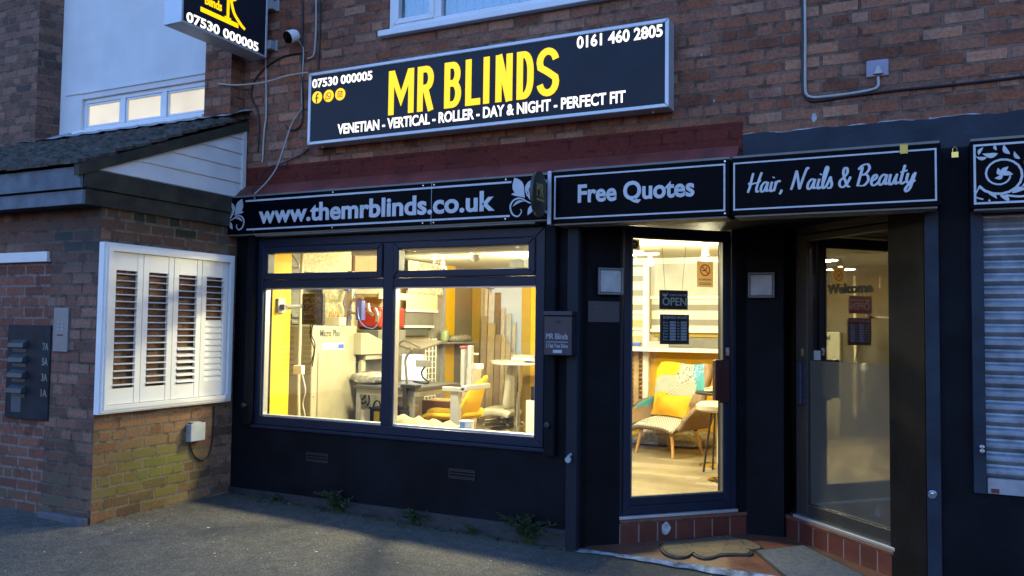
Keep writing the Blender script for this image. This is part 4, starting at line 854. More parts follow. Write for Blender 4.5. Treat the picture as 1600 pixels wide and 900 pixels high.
for k in range(4):
    y0, y1 = iy0+k*pw+.002, iy0+(k+1)*pw-.002; b = MB(); fd = -.028
    b.slab(fs, y0, y0+.052, iz0, iz1, fd-.026, fd); b.slab(fs, y1-.052, y1, iz0, iz1, fd-.026, fd); b.slab(fs, y0+.052, y1-.052, iz1-.14, iz1, fd-.024, fd-.003); b.slab(fs, y0+.052, y1-.052, iz0, iz0+.12, fd-.024, fd-.003)
    pn = b.build('shutter_panel', M_SHUT, sh, bevel=.003)
    b = MB(); n = 17; zz0, zz1 = iz0+.12, iz1-.14; st = (zz1-zz0)/n
    for i in range(n):
        zc = zz0+st*(i+.5); ang = 4
        if k == 3 and i < 10: ang = 70
        elif k == 2 and i < 6: ang = 24
        ca, sa = math.cos(R_(ang)), math.sin(R_(ang)); hw = .031; q = []
        for (p_, t_) in ((-hw, 0), (-hw*.5, .005), (hw*.5, .005), (hw, 0), (hw*.5, -.005), (-hw*.5, -.005)): q.append((PXs+fd-.013+p_*ca-t_*sa, zc-p_*sa-t_*ca))
        v = [(x, yy, z) for yy in (y0+.053, y1-.053) for x, z in q]
        b.add(v, [tuple(range(5, -1, -1)), tuple(range(6, 12))]+[(j, (j+1) % 6, 6+(j+1) % 6, 6+j) for j in range(6)])
    b.build('louvres', M_SHUT, pn)
# grey junction box and its lead
q = onX(301, 675, XS); jb = thing('junction_box', (XS, q.y, q.z-.07), 'grey square junction box on the mossy bricks below the white shutters', 'junction box')
b = MB(); b.box(XS, XS+.055, q.y-.075, q.y+.075, q.z-.075, q.z+.075); b.build('box', M_GREYP, jb, bevel=.008)
b = MB(); b.box(XS+.056, XS+.066, q.y-.078, q.y+.078, q.z-.07, q.z+.08); b.box(XS+.0, XS+.06, q.y-.05, q.y+.04, q.z+.0805, q.z+.088); b.build('lid', mat('pale_grey_lid', (.38, .40, .42), .5), jb, bevel=.006)
def P_X(l, X=XS+.012): return [onX(x, y, X) for x, y in l]
b = MB(); b.tube([tuple(v) for v in spline(P_X([(297, 694), (302, 710), (314, 719), (326, 712), (332, 690), (334, 660), (335, 634)]), 5)], .007, 8)
tag(b.build('cable', M_CABLEB, smooth=True), 'black cable looping from under the white shutters to the grey junction box', 'cable')
# letterbox plate with four slots
a, c_ = onY(15, 507, YF), onY(76, 658, YF); lb = thing('letterbox_panel', (a.x, YF, c_.z), 'dark metal letterbox panel with four hooded slots numbered 7A, 5A, 3A and 1A', 'letterboxes')
lx0, lx1, lz0_, lz1_ = a.x, c_.x, c_.z, a.z; fl = FY(0, YF, 0); M_LBX = mat('blue_black_letterbox', (.012, .019, .026), .5, var=.4, vs=5, spec=.15)
b = MB(); b.slab(fl, lx0, lx1, lz0_, lz1_, -.02, .012); b.build('plate', M_LBX, lb, bevel=.004)
for k, (py, nm) in enumerate(((540, '7A'), (563, '5A'), (587, '3A'), (611, '1A'))):
    z = onY(38, py, YF).z-.02; u0, u1 = lx0+.07, lx0+.255
    b = MB(); pr = [(0.012, .065), (.05, .04), (.055, .008), (.012, .008)]
    v = [(u, YF-d_, z+h_) for u in (u0, u1) for d_, h_ in pr]; b.add(v, [(0, 1, 2, 3), (7, 6, 5, 4), (0, 4, 5, 1), (1, 5, 6, 2), (2, 6, 7, 3), (3, 7, 4, 0)]); b.slab(fl, u0+.01, u1-.01, z-.03, z-.002, .0125, .016); b.build('letter_slot', mat('slate_hood', (.05, .062, .07), .45, spec=.3), lb)
    b = MB(); b.text(nm, fl, lx1-.085, lx1-.018, z-.012, z+.046, .016, bold=.01); b.build('lettering', mat('worn_number_paint', (.22, .21, .18), .6), lb)
b = MB(); b.slab(fl, lx0+.08, lx0+.2, lz0_+.05, lz0_+.2, .0125, .014); b.build('notice', mat('faded_blue_notice', (.05, .065, .085), .5), lb)
# intercom
a, c_ = onY(87, 481, YF), onY(107, 550, YF); ic = thing('door_intercom', (a.x, YF, c_.z), 'narrow grey metal intercom plate on the brick pillar beside the letterbox panel', 'intercom')
b = MB(); b.slab(fl, a.x, c_.x, c_.z, a.z, -.01, .014); b.build('plate', mat('dull_zinc', (.20, .215, .22), .42, metal=.3), ic, bevel=.003)
w_ = c_.x-a.x
for r in range(3):
    for cc in (.35, .65):
        b = MB(); b.lathe((a.x+w_*cc, YF-.0135, a.z-.11-r*.028), [(.008, 0), (.008, .004)], 12, axis=(0, -1, 0)); b.build('button', M_GREYP, ic)
b = MB(); b.slab(fl, a.x+w_*.3, a.x+w_*.7, a.z-.215, a.z-.205, .014, .016); b.build('speaker_slot', M_DARKM, ic)
# bulkhead lamps (off)
def bulkhead(M, u, v, z, label):
    P = M @ Vector((u, v, z)); o = thing('bulkhead_lamp', P, label, 'outdoor light', 'square bulkhead lamps on the shop piers'); f = FM(M, u, v, z)
    b = MB(); b.slab(f, -.095, .095, -.095, .095, -.01, .03); b.build('base', M_DARKM, o, bevel=.008)
    b = MB(); b.ring(f, -.1, .1, -.1, .1, .016, .03, .052); b.build('rim', mat('grey_lamp_rim', (.16, .165, .17), .4), o, bevel=.006)
    b = MB(); b.slab(f, -.083, .083, -.083, .083, .03, .048); b.build('diffuser', mat('ribbed_lamp_glass', (.36, .38, .40), .2, var=.25, vs=9, bump=.5, bs=70), o, bevel=.012); return o
MP, LP_ = frame2((-2.10, .10), (-1.90, .275), 1); pu, pz = onF(951, 440, MP); bulkhead(MP, min(pu, .17), 0, pz, 'square bulkhead lamp above the nameplate beside the main glass door')
MC, LC_ = frame2((-1.115, 1.035), (-.836, 1.06), 1); pu, pz = onF(1190, 446, MC); bulkhead(MC, pu, 0, pz, 'square bulkhead lamp on the black pier between the two doors')
# nameplate
n0 = onF(917, 470, MP); n1 = onF(968, 504, MP); o = thing('name_plate', MP @ Vector((n0[0], 0, n1[1])), 'dark blue nameplate with faint raised lettering under the square lamp', 'nameplate')
f = FM(MP, 0, 0, 0); b = MB(); b.slab(f, max(n0[0], .005), LP_-.01, n1[1], n0[1], -.002, .008); b.build('plate', mat('navy_plate', (.014, .02, .034), .4), o, bevel=.002)
b = MB(); M_ND = mat('dark_raised_letter', (.03, .036, .05), .4); zc = (n0[1]+n1[1])/2; b.text('MR BLINDS', f, .03, LP_-.03, zc+.008, zc+.045, .0095, bold=.01); b.slab(f, .03, LP_-.03, zc-.004, zc, .008, .0095); b.build('lettering', M_ND, o)
# postbox
a, c_ = onY(850, 486, -.16), onY(893, 556, -.16); o = thing('post_box', (a.x, -.11, c_.z), 'small dark postbox lettered MR Blinds on the shutter guide right of the display window', 'postbox')
f = FY(0, -.16, 0); M_PB = mat('blue_black_postbox', (.016, .021, .034), .35, var=.15)
b = MB(); b.slab(f, a.x, c_.x, c_.z, a.z-.035, -.09, 0); b.build('body', M_PB, o, bevel=.006)
b = MB(); b.slab(f, a.x-.004, c_.x+.004, a.z-.033, a.z, -.095, .012); b.build('lid', M_PB, o, bevel=.006)
cxp = (a.x+c_.x)/2; b = MB(); b.slab(f, cxp-.035, cxp+.02, a.z-.085, a.z-.065, 0, .004); b.lathe((cxp, -.163, a.z-.075), [(.008, 0), (.008, .006)], 10, axis=(0, -1, 0)); b.build('lock', M_DARKM, o)
b = MB(); wz = c_.x-a.x; M_PL = mat('pale_vinyl', (.36, .38, .42), .5); z1 = onY(870, 530, -.16).z
b.text('MR Blinds', f, a.x+.02, c_.x-.03, z1, z1+.042, .002); b.slab(f, a.x+.02, c_.x-.03, z1-.022, z1-.018, 0, .002); b.text('5 Oak Tree Drive', f, a.x+.02, c_.x-.03, z1-.062, z1-.032, .002); b.slab(f, cxp-.035, cxp+.035, z1-.098, z1-.076, 0, .002); b.build('lettering', M_PL, o)
# camera on the wall and the cables
q = onY(449, 54, YW-.16); o = thing('security_camera', (q.x, YW, q.z), 'white round security camera on the brick wall between the two lit sign boxes', 'camera')
w0 = onY(458, 57, YW)
b = MB(); b.lathe((w0.x, YW, w0.z+.0), [(.05, 0), (.05, .02), (.035, .03), (.03, .08)], 20, axis=(0, -1, 0)); b.build('mount', M_WHITE, o, smooth=True)
ax = Vector((-.25, -.8, -.45)).normalized(); cc = Vector((q.x, YW-.11, q.z)); b = MB(); b.lathe(cc, [(.02, -.07), (.045, -.06), (.056, -.03), (.056, .035)], 22, axis=ax); b.build('housing', M_WHITE, o, smooth=True)
b = MB(); b.lathe(cc+ax*.036, [(.054, 0), (.05, .012), (.03, .02)], 22, axis=ax); b.build('lens', M_DARK, o, smooth=True)
def cable(pts, r, mt, label, Y=YW-.012, fn=None, name='cable'):
    P = [tuple(v) for v in spline([onY(x, y, Y if not fn else fn(i)) for i, (x, y) in enumerate(pts)], 5)]
    b = MB(); b.tube(P, r, 8); return tag(b.build(name, mt, smooth=True), label, 'cable')
cable([(460, 52), (468, 66), (474, 78), (473, 110), (471, 150), (472, 168), (466, 178)], .0055, M_CABLEW, 'thin white cable dropping from the security camera left of the MR BLINDS sign')
cable([(466, 178), (455, 196), (444, 228), (432, 262), (417, 284), (398, 303)], .006, M_CABLEW, 'white cable hanging diagonally across the red ledge to the web address sign', fn=lambda i: YW-.02-.03*max(0, i-1))
cable([(481, 113), (450, 118), (415, 128), (372, 133), (342, 131)], .007, M_CABLEW, 'white cable running level from the MR BLINDS sign over the brick pier', Y=pf-.012)
cable([(415, 92), (416, 130), (416, 180), (413, 205), (410, 254)], .008, M_CABLEW, 'white cable dropping from the projecting sign down the brick wall')
cable([(473, 0), (473, 40), (472, 100), (473, 170), (470, 195), (455, 204), (446, 196)], .007, M_CABLEB, 'thin black cable running down the bricks past the security camera')
cable([(494, 0), (494, 40), (492, 75), (489, 88), (480, 92)], .008, M_CABLEW, 'pale cable from above entering the left end of the MR BLINDS sign')
cable([(500, 0), (500, 40), (499, 70), (497, 108)], .007, M_CABLEB, 'black cable running down behind the left end of the MR BLINDS sign')
cable([(470, 83), (450, 86), (425, 98), (400, 122), (392, 150), (402, 172), (405, 200), (403, 238)], .007, M_CABLEB, 'black cable sagging from the security camera to the foot of the brick pier')
cable([(482, 232), (470, 242), (440, 256), (420, 262), (404, 282), (393, 300)], .006, M_CABLEB, 'black cable curving from under the MR BLINDS sign across the red ledge', fn=lambda i: YW-.015-.022*max(0, i-1))
cable([(1257.5, -8), (1258, 60), (1258, 130), (1260, 147), (1270, 152), (1290, 151), (1330, 146), (1362, 140), (1372, 134), (1372, 120)], .009, M_CABLEW, 'white cable dropping down the upper wall and turning to the socket cover')
cable([(1253, -8), (1254, 60), (1254, 135), (1260, 153), (1275, 158), (1320, 151), (1400, 141), (1500, 131), (1620, 117)], .008, M_CABLEB, 'black cable following the white cable then running level to the right')
q = onY(1371, 107, YW); o = thing('cable_cover', (q.x, YW, q.z-.05), 'square translucent cable entry cover on the upper brick wall at the right', 'cable cover')
b = MB(); b.slab(FY(q.x, YW, q.z), -.065, .065, -.055, .055, -.001, .012); b.build('plate', mat('mauve_plastic', (.24, .22, .30), .35), o, bevel=.01)
b = MB(); b.lathe((q.x+.005, YW-.012, q.z-.035), [(.03, 0), (.024, .015), (.008, .05)], 14, axis=(0, -.3, 1)); b.build('cable_boot', M_CABLEW, o, smooth=True)
# door mats
def mat_outline(pts, z, th, name, m1, m2, label, rim=.035):
    q = [onZ(x, y, z) for x, y in pts]; c0 = sum(q, Vector())/len(q)
    o = thing(name, c0, label, 'doormat'); out = [(v.x, v.y) for v in q]; a_ = sum(out[i][0]*out[(i+1) % len(out)][1]-out[(i+1) % len(out)][0]*out[i][1] for i in range(len(out)))
    if a_ < 0: out = out[::-1]
    b = MB(); b.plan(out, z, z+th); b.build('rubber_border', m1, o)
    inn = []
    for p_ in out:
        d_ = Vector(p_)-Vector((c0.x, c0.y)); inn.append(tuple(Vector((c0.x, c0.y))+d_*(1-rim/max(.1, d_.length))))
    b = MB(); b.plan(inn, z+th-.002, z+th+.006); b.build('pile', m2, o); return o
M_RUB = mat('black_rubber', (.02, .02, .019), .7)
coir, t, p = newmat('brown_coir'); uv = nd(t, 'ShaderNodeTexCoord').outputs['UV']
vo = nd(t, 'ShaderNodeTexVoronoi', {'Scale': 7.0}, feature='DISTANCE_TO_EDGE'); t.links.new(uv, vo.inputs['Vector']); nn_ = noise(t, uv, 130, 4)
c = ramp(t, nn_, [(.3, (.06, .045, .022)), (.7, (.24, .18, .10))]); c = mix(t, ramp(t, vo.outputs[0], [(.015, (.6, .6, .6)), (.05, (0, 0, 0))]), c, (.05, .038, .025)); t.links.new(c, p.inputs['Base Color']); p.inputs['Roughness'].default_value = .95
bn = nd(t, 'ShaderNodeBump', {'Strength': .8, 'Distance': .008}); t.links.new(nn_, bn.inputs['Height']); t.links.new(bn.outputs[0], p.inputs['Normal'])
sc = spline([(1031, 852), (1036, 866), (1052, 873), (1070, 873), (1080, 867), (1086, 871), (1098, 875), (1113, 874), (1127, 870), (1150, 869), (1172, 869), (1176, 864), (1169, 861), (1185, 862), (1193, 859), (1186, 853), (1172, 847), (1150, 843), (1138, 839), (1120, 841), (1085, 845), (1060, 848)], 4, True)
mat_outline(sc, .007, .012, 'door_mat', M_RUB, coir, 'brown coir doormat with scalloped edge in front of the main door step', rim=.022)
mat_outline([(1176, 861), (1255, 853), (1360, 905), (1240, 915)], .007, .008, 'door_mat', M_RUB, mat('grey_ribbed_pile', (.11, .115, .12), .95, var=.35, vs=40, bump=.7, bs=120), 'flat grey rectangular doormat with black border in front of the salon door', rim=.035)
# weeds along the wall foot
M_WEED = mat('weed_leaf', (.028, .048, .014), .65, var=.45, vs=30)
def weed(px, py, h, n, label, seed):
    rd = random.Random(seed); q = onY(px, py, -.06); z = gz(q.x); b = MB()
    for i in range(n):
        a = rd.uniform(0, 6.28); r = rd.uniform(.0, .9)*h; tip = Vector((q.x+math.cos(a)*r*1.5, -.06-abs(math.sin(a))*r*.7+.02*rd.random(), z+h*rd.uniform(.35, 1.0))); base = Vector((q.x+rd.uniform(-.05, .05), -.05, z)); mid = (base+tip)/2+Vector((0, 0, h*.2))
        sp_ = spline([base, mid, tip], 4); b.tube([tuple(v) for v in sp_], .0022, 4)
        for k in range(2, len(sp_)):
            for sgn in (-1, 1):
                L = rd.uniform(.012, .036)*(1 if h > .1 else .7); d_ = Vector((rd.uniform(-1, 1), rd.uniform(-1, .3), rd.uniform(-.2, .7))).normalized()*L; nn = d_.cross(Vector((rd.random(), rd.random(), 1))).normalized()*L*.35; c0 = sp_[k]
                b.add([c0, c0+d_*.5+nn, c0+d_, c0+d_*.5-nn, c0+d_*.5+Vector((0, 0, .004))], [(0, 1, 4), (1, 2, 4), (2, 3, 4), (3, 0, 4)])
    return tag(b.build('weed', M_WEED), label, 'weed', 'weeds at the foot of the black shop wall')
weed(525, 790, .17, 40, 'leafy weed at the wall foot below the left airbrick', 1)
weed(646, 803, .14, 14, 'small upright weed at the wall foot between the two airbricks', 2)
weed(822, 830, .22, 48, 'largest bushy weed at the wall foot near the steel post', 3)
weed(432, 776, .06, 10, 'low weed at the wall foot near the porch corner', 4)
weed(735, 815, .07, 12, 'low trailing weed at the wall foot just left of the bushiest weed', 5)
rd = random.Random(5); b = MB()
for i in range(420):
    x = rd.uniform(-5.4, -2.2); y = -.03-abs(rd.gauss(0, .05)); z = gz(x); L = rd.uniform(.012, .035)
    d_ = Vector((rd.uniform(-1, 1), rd.uniform(-1, .2), rd.uniform(.1, 1.0))).normalized()*L; nn = Vector((-d_.y, d_.x, 0)).normalized()*L*.3; c0 = Vector((x, y, z))
    b.add([c0, c0+d_*.5+nn, c0+d_, c0+d_*.5-nn], [(0, 1, 2, 3)])
tag(b.build('moss_tufts', mat('moss_green', (.05, .065, .018), .8, var=.5, vs=20)), 'moss and seedlings along the foot of the shop wall', 'moss', kind='stuff')
b = MB()
for i in range(150):
    x = rd.uniform(-5.3, .3); y = rd.uniform(-2.6, -.15) if rd.random() < .8 else -1.25+rd.uniform(-.2, .2); z = gz(x)+.001; s_ = rd.uniform(.003, .012)*(1.8 if rd.random() < .08 else 1); a = rd.uniform(0, 3.1)
    q = [(x+s_*math.cos(a+k*1.57)*rd.uniform(.5, 1), y+s_*math.sin(a+k*1.57)*rd.uniform(.5, 1)) for k in range(4)]
    b.add([(u, v, z) for u, v in q]+[(x, y, z+.004)], [(0, 1, 4), (1, 2, 4), (2, 3, 4), (3, 0, 4)])
tag(b.build('pavement_litter', mat('pale_litter', (.50, .48, .44), .8, var=.4, vs=3)), 'pale specks of litter and grit scattered over the asphalt', 'litter', kind='stuff')

# ================================================================ inside the shop, seen through the display window
M_SCREEN = mat('dark_screen', (.02, .02, .022), .25)
M_GRILL = mat('grey_slat', (.17, .17, .16), .6)
XW = -5.985
def wallslab(b, px0, px1, z0, z1, d0=0, d1=.02, X=XW):
    b.slab(FXp(X, 0, 0), onX(px0, 500, X).y, onX(px1, 500, X).y, z0, z1, d0, d1); return b
# monitor on a wall arm
o = thing('wall_monitor', (-5.2, .34, 1.7), 'small dark monitor on a grey swing arm fixed to the yellow window reveal', 'monitor')
am = onX(440, 479, -5.18); s0, s1 = onY(475, 459, .75), onY(507, 507, .75)
b = MB(); b.box(-5.199, -5.175, am.y-.05, am.y+.05, am.z-.06, am.z+.075); b.build('wall_plate', M_GREYP, o, bevel=.004)
b = MB(); b.box(-5.175, -5.13, am.y-.02, am.y+.02, am.z-.03, am.z+.02); b.tube([(-5.14, am.y, am.z), (s0.x+.02, .72, (s0.z+s1.z)/2+.03)], .018, 8); b.build('swing_arm', M_GRILL, o)
b = MB(); b.box(s0.x, s1.x, .72, .76, s1.z, s0.z); b.build('case', M_DARKM, o, bevel=.006)
b = MB(); b.box(s0.x+.035, s1.x-.02, .714, .722, s1.z+.045, s0.z-.03); b.build('screen', patterned('busy_screen', (.035, .032, .03), (.22, .15, .10), 5, .55), o)
b = MB(); b.tube([tuple(v) for v in spline([(s0.x+.1, .74, s1.z), (s0.x+.05, .8, s1.z-.12), (s0.x+.06, .85, s1.z-.25), (s0.x-.02, .9, s1.z-.4)], 5)], .006, 6)
b.tube([tuple(v) for v in spline([(s0.x+.13, .74, s1.z), (s0.x+.06, .8, s1.z-.1), (s0.x+.07, .85, s1.z-.2), (s0.x-.0, .9, s1.z-.42)], 5)], .006, 6); b.build('cables', M_CABLEB, o)
# grey slats at the wall behind the pier
b = MB(); yy0, yy1 = onX(449, 500, XW).y, onX(469, 500, XW).y; z = .6
b.slab(FXp(XW, 0, 0), yy0, yy1, .3, 2.5, 0, .02)
while z < 1.75: b.tube([(XW+.04, yy0, z), (XW+.04, yy1, z)], .026, 8); z += .072
tag(b.build('headrail_rack', M_GRILL), 'grey ribbed rack of blind headrails between the yellow window reveal and the beige machine', 'rack')
b = MB(); x_ = onY(470, 500, .9).x
b.tube([(x_, .9, 2.3), (x_-.01, .9, 1.0), (x_+.01, .9, .5)], .016, 8); tag(b.build('conduit', M_CREAMF), 'pale vertical conduit beside the grey ribbed rack', 'pipe')
b = MB(); w0 = onY(467, 577, .8); b.box(w0.x-.05, w0.x+.06, .77, .82, w0.z-.05, w0.z+.04); tag(b.build('plug_adaptor', M_WHITE, bevel=.008), 'white plug adaptor hanging in front of the ribbed rack', 'plug')
b = MB(); b.tube([tuple(v) for v in spline([onY(x, y, .8) for x, y in ((472, 585), (477, 610), (473, 630), (476, 648), (474, 665))], 5)], .008, 6); tag(b.build('cable', M_CABLEW, smooth=True), 'white cable hanging down from the plug adaptor', 'cable')
b = MB(); b.tube([tuple(v) for v in spline([onY(x, y, .6) for x, y in ((452, 395), (462, 405), (467, 417), (457, 418), (451, 410))], 5)], .008, 6); tag(b.build('cable', M_CABLEW, smooth=True), 'white cable loop behind the top light of the display window', 'cable')
# beige machine standing along the left wall, front towards the room
XM = -5.45; ym0, ym1 = 1.08, 1.83
o = thing('cutting_machine', (-5.7, 1.5, .2), 'large beige industrial machine with sloping control panel behind the left display pane', 'machine')
b = MB(); b.box(-5.95, XM, ym0, ym1, .2, 1.575); b.build('cabinet', M_MACH, o, bevel=.012)
b = MB(); b.box(XM+.001, XM+.012, ym0+.09, ym1-.1, .3, 1.30); b.build('access_panel', mat('beige_panel', (.335, .30, .205), .5), o, bevel=.003)
b = MB(); b.slab(FXp(XM, 0, 0), ym0+.15, ym0+.52, 1.32, 1.395, .0, .006); b.build('blue_label', mat('pale_blue_label', (.42, .46, .56), .5), o)
b = MB(); b.slab(FXp(XM, 0, 0), ym0+.42, ym0+.51, 1.335, 1.38, .006, .009); b.build('label_badge', mat('blue_badge', (.04, .10, .45), .5), o)
b = MB(); b.text('Micro Pho', FXp(XM, 0, 0), onX(500, 520, XM).y, onX(531, 520, XM).y, onX(505, 526, XM).z, onX(505, 515, XM).z, .003, bold=.015); b.build('lettering', mat('grey_print', (.06, .06, .065), .5), o)
b = MB()
cs = [(ym1-.05, 1.26), (ym1-.05, 1.50), (ym1+.08, 1.50), (2.35, 1.36), (2.35, 1.26)]
v = [(x, y, z) for x in (-5.85, XM+.1) for y, z in cs]; b.add(v, [(4, 3, 2, 1, 0), (5, 6, 7, 8, 9)]+[(i, (i+1) % 5, (i+1) % 5+5, i+5) for i in range(5)]); b.box(-5.95, XM+.08, 1.9, 2.4, 1.2, 1.258); b.box(-5.45, -5.40, 1.86, 1.94, .2, 1.2); b.build('control_desk', M_MACH, o, bevel=.008)
b = MB(); A0, B0 = Vector((0, ym1+.1, 1.499)), Vector((0, 2.33, 1.372)); dn = Vector((0, .14, .27)).normalized()*.006
for (t0, t1, xa_, xb_, mi) in ((.05, .95, -5.7, -5.38, 0), (.2, .4, -5.65, -5.6, 1), (.5, .7, -5.65, -5.6, 1), (.6, .8, -5.45, -5.41, 2), (.2, .35, -5.5, -5.46, 3), (.2, .35, -5.58, -5.54, 3)):
    p = [A0.lerp(B0, t0), A0.lerp(B0, t1)]; k = 1+.4*mi
    v = [(xa_, p[0].y+dn.y*k, p[0].z+dn.z*k), (xb_, p[0].y+dn.y*k, p[0].z+dn.z*k), (xb_, p[1].y+dn.y*k, p[1].z+dn.z*k), (xa_, p[1].y+dn.y*k, p[1].z+dn.z*k)]
    b.add(v+[(q[0], q[1]-.004, q[2]-.006) for q in v], [(0, 3, 2, 1), (0, 1, 5, 4), (1, 2, 6, 5), (2, 3, 7, 6), (3, 0, 4, 7)], mi)
b.build('control_panel', [M_GRILL, M_WHITE, mat('red_button', (.5, .05, .04), .4), M_DARKM], o)
b = MB(); b.box(-5.9, -5.5, 1.87, 2.38, .3, 1.19); b.build('recess_panel', mat('grey_recess', (.20, .20, .17), .7), o)
b = MB()
for yy in (1.42, 1.6): b.lathe((XM+.012, yy, .55), [(.016, 0), (.016, .006)], 10, axis=(1, 0, 0))
b.lathe((XM, ym0+.045, .85), [(.012, 0), (.012, .006)], 10, axis=(1, 0, 0)); b.build('screw', M_GREYP, o)
# cream box of tools standing on the machine
q0, q1 = onY(524, 524, 1.4), onY(551, 508, 1.4); zt = 1.577
o = thing('tool_box', ((q0.x+q1.x)/2, 1.4, zt), 'cream box of small tools standing on top of the beige machine', 'box')
b = MB(); b.box(q0.x-.25, q1.x-.25, 1.5, 1.62, zt, zt+.09); b.build('body', M_CREAMF, o, bevel=.005)
b = MB(); rd = random.Random(3)
for i in range(7): x = rd.uniform(q0.x-.24, q1.x-.26); y = rd.uniform(1.52, 1.6); b.tube([(x, y, zt+.08), (x+rd.uniform(-.02, .02), y, zt+rd.uniform(.12, .19))], .009, 6)
b.build('tools', M_OAK, o)
# leaf patterned fabric bundles and rolls on the wall above
M_LEAF = patterned('leaf_print_fabric', (.58, .54, .36), (.26, .24, .10), 13, .5)
def cushion(c, dx, dy, dz, name, mt, label, cat):
    b = MB(); n = 8; v = []; f = []
    for sx_ in (0, 1):
        for i in range(n+1):
            for j in range(n+1):
                u, w_ = i/n*2-1, j/n*2-1; h = (1-abs(u)**3)*(1-abs(w_)**3); k = 1-.08*(abs(u*w_))
                v.append((c[0]+(1 if sx_ else -1)*dx*h, c[1]+dy*u*k, c[2]+dz*w_*k))
    m_ = (n+1)**2
    for s_ in (0, 1):
        for i in range(n):
            for j in range(n): q = [s_*m_+i*(n+1)+j, s_*m_+(i+1)*(n+1)+j, s_*m_+(i+1)*(n+1)+j+1, s_*m_+i*(n+1)+j+1]; f.append(tuple(q if s_ else q[::-1]))
    b.add(v, f); return tag(b.build(name, mt, smooth=True), label, cat)
for zc, hz, lb in ((1.97, .15, 'upper leaf patterned cushion on the wall beside the monitor'), (1.73, .12, 'lower leaf patterned cushion on the wall beside the monitor')):
    cushion((XW+.12, 1.93, zc), .09, .19, hz, 'patterned_cushion', M_LEAF, lb, 'cushion')
b = MB(); wallslab(b, 471, 546, 2.17, 2.55, 0, .012); tag(b.build('wallpaper_sheet', patterned('floral_wallpaper', (.62, .58, .42), (.30, .28, .15), 9, .5)), 'floral wallpaper panel behind the left top light', 'wallpaper')
b = MB(); wallslab(b, 549, 600, 2.12, 2.47, 0, .04); tag(b.build('terracotta_box', mat('terracotta_card', (.50, .26, .14), .8), bevel=.005), 'pinkish terracotta board behind the left top light', 'board')
b = MB(); r0, r1 = onX(503, 450, -5.7), onX(562, 448, -5.7); b.tube([(-5.7, r0.y, 2.06), (-5.6, r1.y, 2.16)], .055, 16); tag(b.build('fabric_roll', M_CREAMF, smooth=True), 'long white fabric roll along the ceiling above the beige machine', 'roll')
# pneumatic punch with hoses
o = thing('pneumatic_punch', (-5.35, 1.9, 1.58), 'pneumatic punch on a pale aluminium post with blue hoses behind the beige machine', 'machine')
b = MB(); q = onY(548, 480, 2.0); b.box(q.x-.035, q.x+.035, 1.97, 2.03, 1.5, 2.2); b.build('post', M_MACH, o, bevel=.004)
b = MB(); q = onY(566, 478, 1.98); b.box(q.x-.05, q.x+.03, 1.93, 2.0, q.z-.16, q.z+.06); q = onY(544, 452, 1.98); b.box(q.x-.03, q.x+.04, 1.93, 2.0, q.z-.02, q.z+.03); b.build('blue_clamp', mat('blue_plastic', (.05, .09, .35), .4), o, bevel=.004)
def loc(l, Y): return [tuple(v) for v in spline([onY(x, y, Y) for x, y in l], 5)]
b = MB(); b.tube(loc([(549, 452), (540, 462), (538, 476), (545, 486), (548, 500)], 1.92), .006, 6); b.tube(loc([(559, 480), (561, 498), (570, 510), (584, 513), (590, 505)], 1.92), .006, 6); b.tube(loc([(556, 455), (549, 475), (543, 508)], 1.92), .006, 6); b.build('hose', mat('blue_hose', (.12, .2, .6), .3), o)
b = MB()
for l, r in (([(552, 470), (560, 464), (568, 466)], .018), ([(575, 474), (577, 486), (583, 492)], .02), ([(586, 482), (590, 492), (589, 503)], .022), ([(594, 487), (593, 496)], .012), ([(573, 485), (580, 489)], .014), ([(546, 488), (556, 490)], .016)): b.tube(loc(l, 1.9), r, 8)
b.build('press_head', M_STEEL, o, smooth=True)
# shelf unit with cream tray and red box
o = thing('wall_shelf_unit', (-5.8, 2.6, 1.5), 'beige wall shelf unit holding a red box behind the pneumatic punch', 'shelf')
b = MB(); ya_, yb_ = onX(556, 470, -5.9).y, onX(604, 470, -5.9).y
b.box(-5.98, -5.6, ya_, yb_, 1.92, 1.96); b.box(-5.98, -5.6, ya_, yb_, 2.14, 2.17); b.box(-5.97, -5.95, ya_, yb_, 1.3, 2.2); b.build('shelf_board', M_MACH, o)
b = MB(); b.box(-5.58, -5.56, ya_, yb_, 1.9, 1.98); b.build('shelf_edge', M_CREAM, o)
b = MB(); b.box(-5.93, -5.62, ya_+.1, yb_, 1.56, 1.80); tag(b.build('red_box', mat('red_plastic', (.42, .03, .025), .4), bevel=.02), 'red plastic box under the beige wall shelf', 'box')
b = MB(); b.box(-5.93, -5.60, ya_+.05, yb_, 1.20, 1.53); tag(b.build('dark_cabinet', M_GRILL, bevel=.008), 'dark grey cabinet under the red plastic box', 'cabinet')
# workbench
e0, e1, e2 = onZ(537, 603, .95), onZ(665, 606, .95), onZ(719, 597, .95)
bx0, bx1, by0, by1 = e0.x, (e1.x+e2.x)/2, 1.55, 2.5
o = thing('workbench', ((bx0+bx1)/2, 2, .2), 'long dark topped workbench on an aluminium frame behind both display panes', 'workbench')
b = MB(); b.box(bx0, bx1, by0, by1, .915, .95); b.build('worktop', mat('dark_grey_worktop', (.06, .06, .06), .4), o, bevel=.004)
b = MB(); b.box(bx0+.02, bx1-.02, by0+.02, by0+.06, .85, .914); b.box(bx0+.02, bx1-.02, by1-.06, by1-.02, .85, .914); b.box(bx1-.06, bx1-.02, by0+.06, by1-.06, .852, .912); b.build('apron', M_ALUD, o, bevel=.003)
for x in (bx0+.02, bx1-.07):
    for y in (by0+.015, by1-.065):
        b = MB(); b.box(x, x+.042, y, y+.042, .2, .85); b.build('leg', M_ALUD, o, bevel=.004)
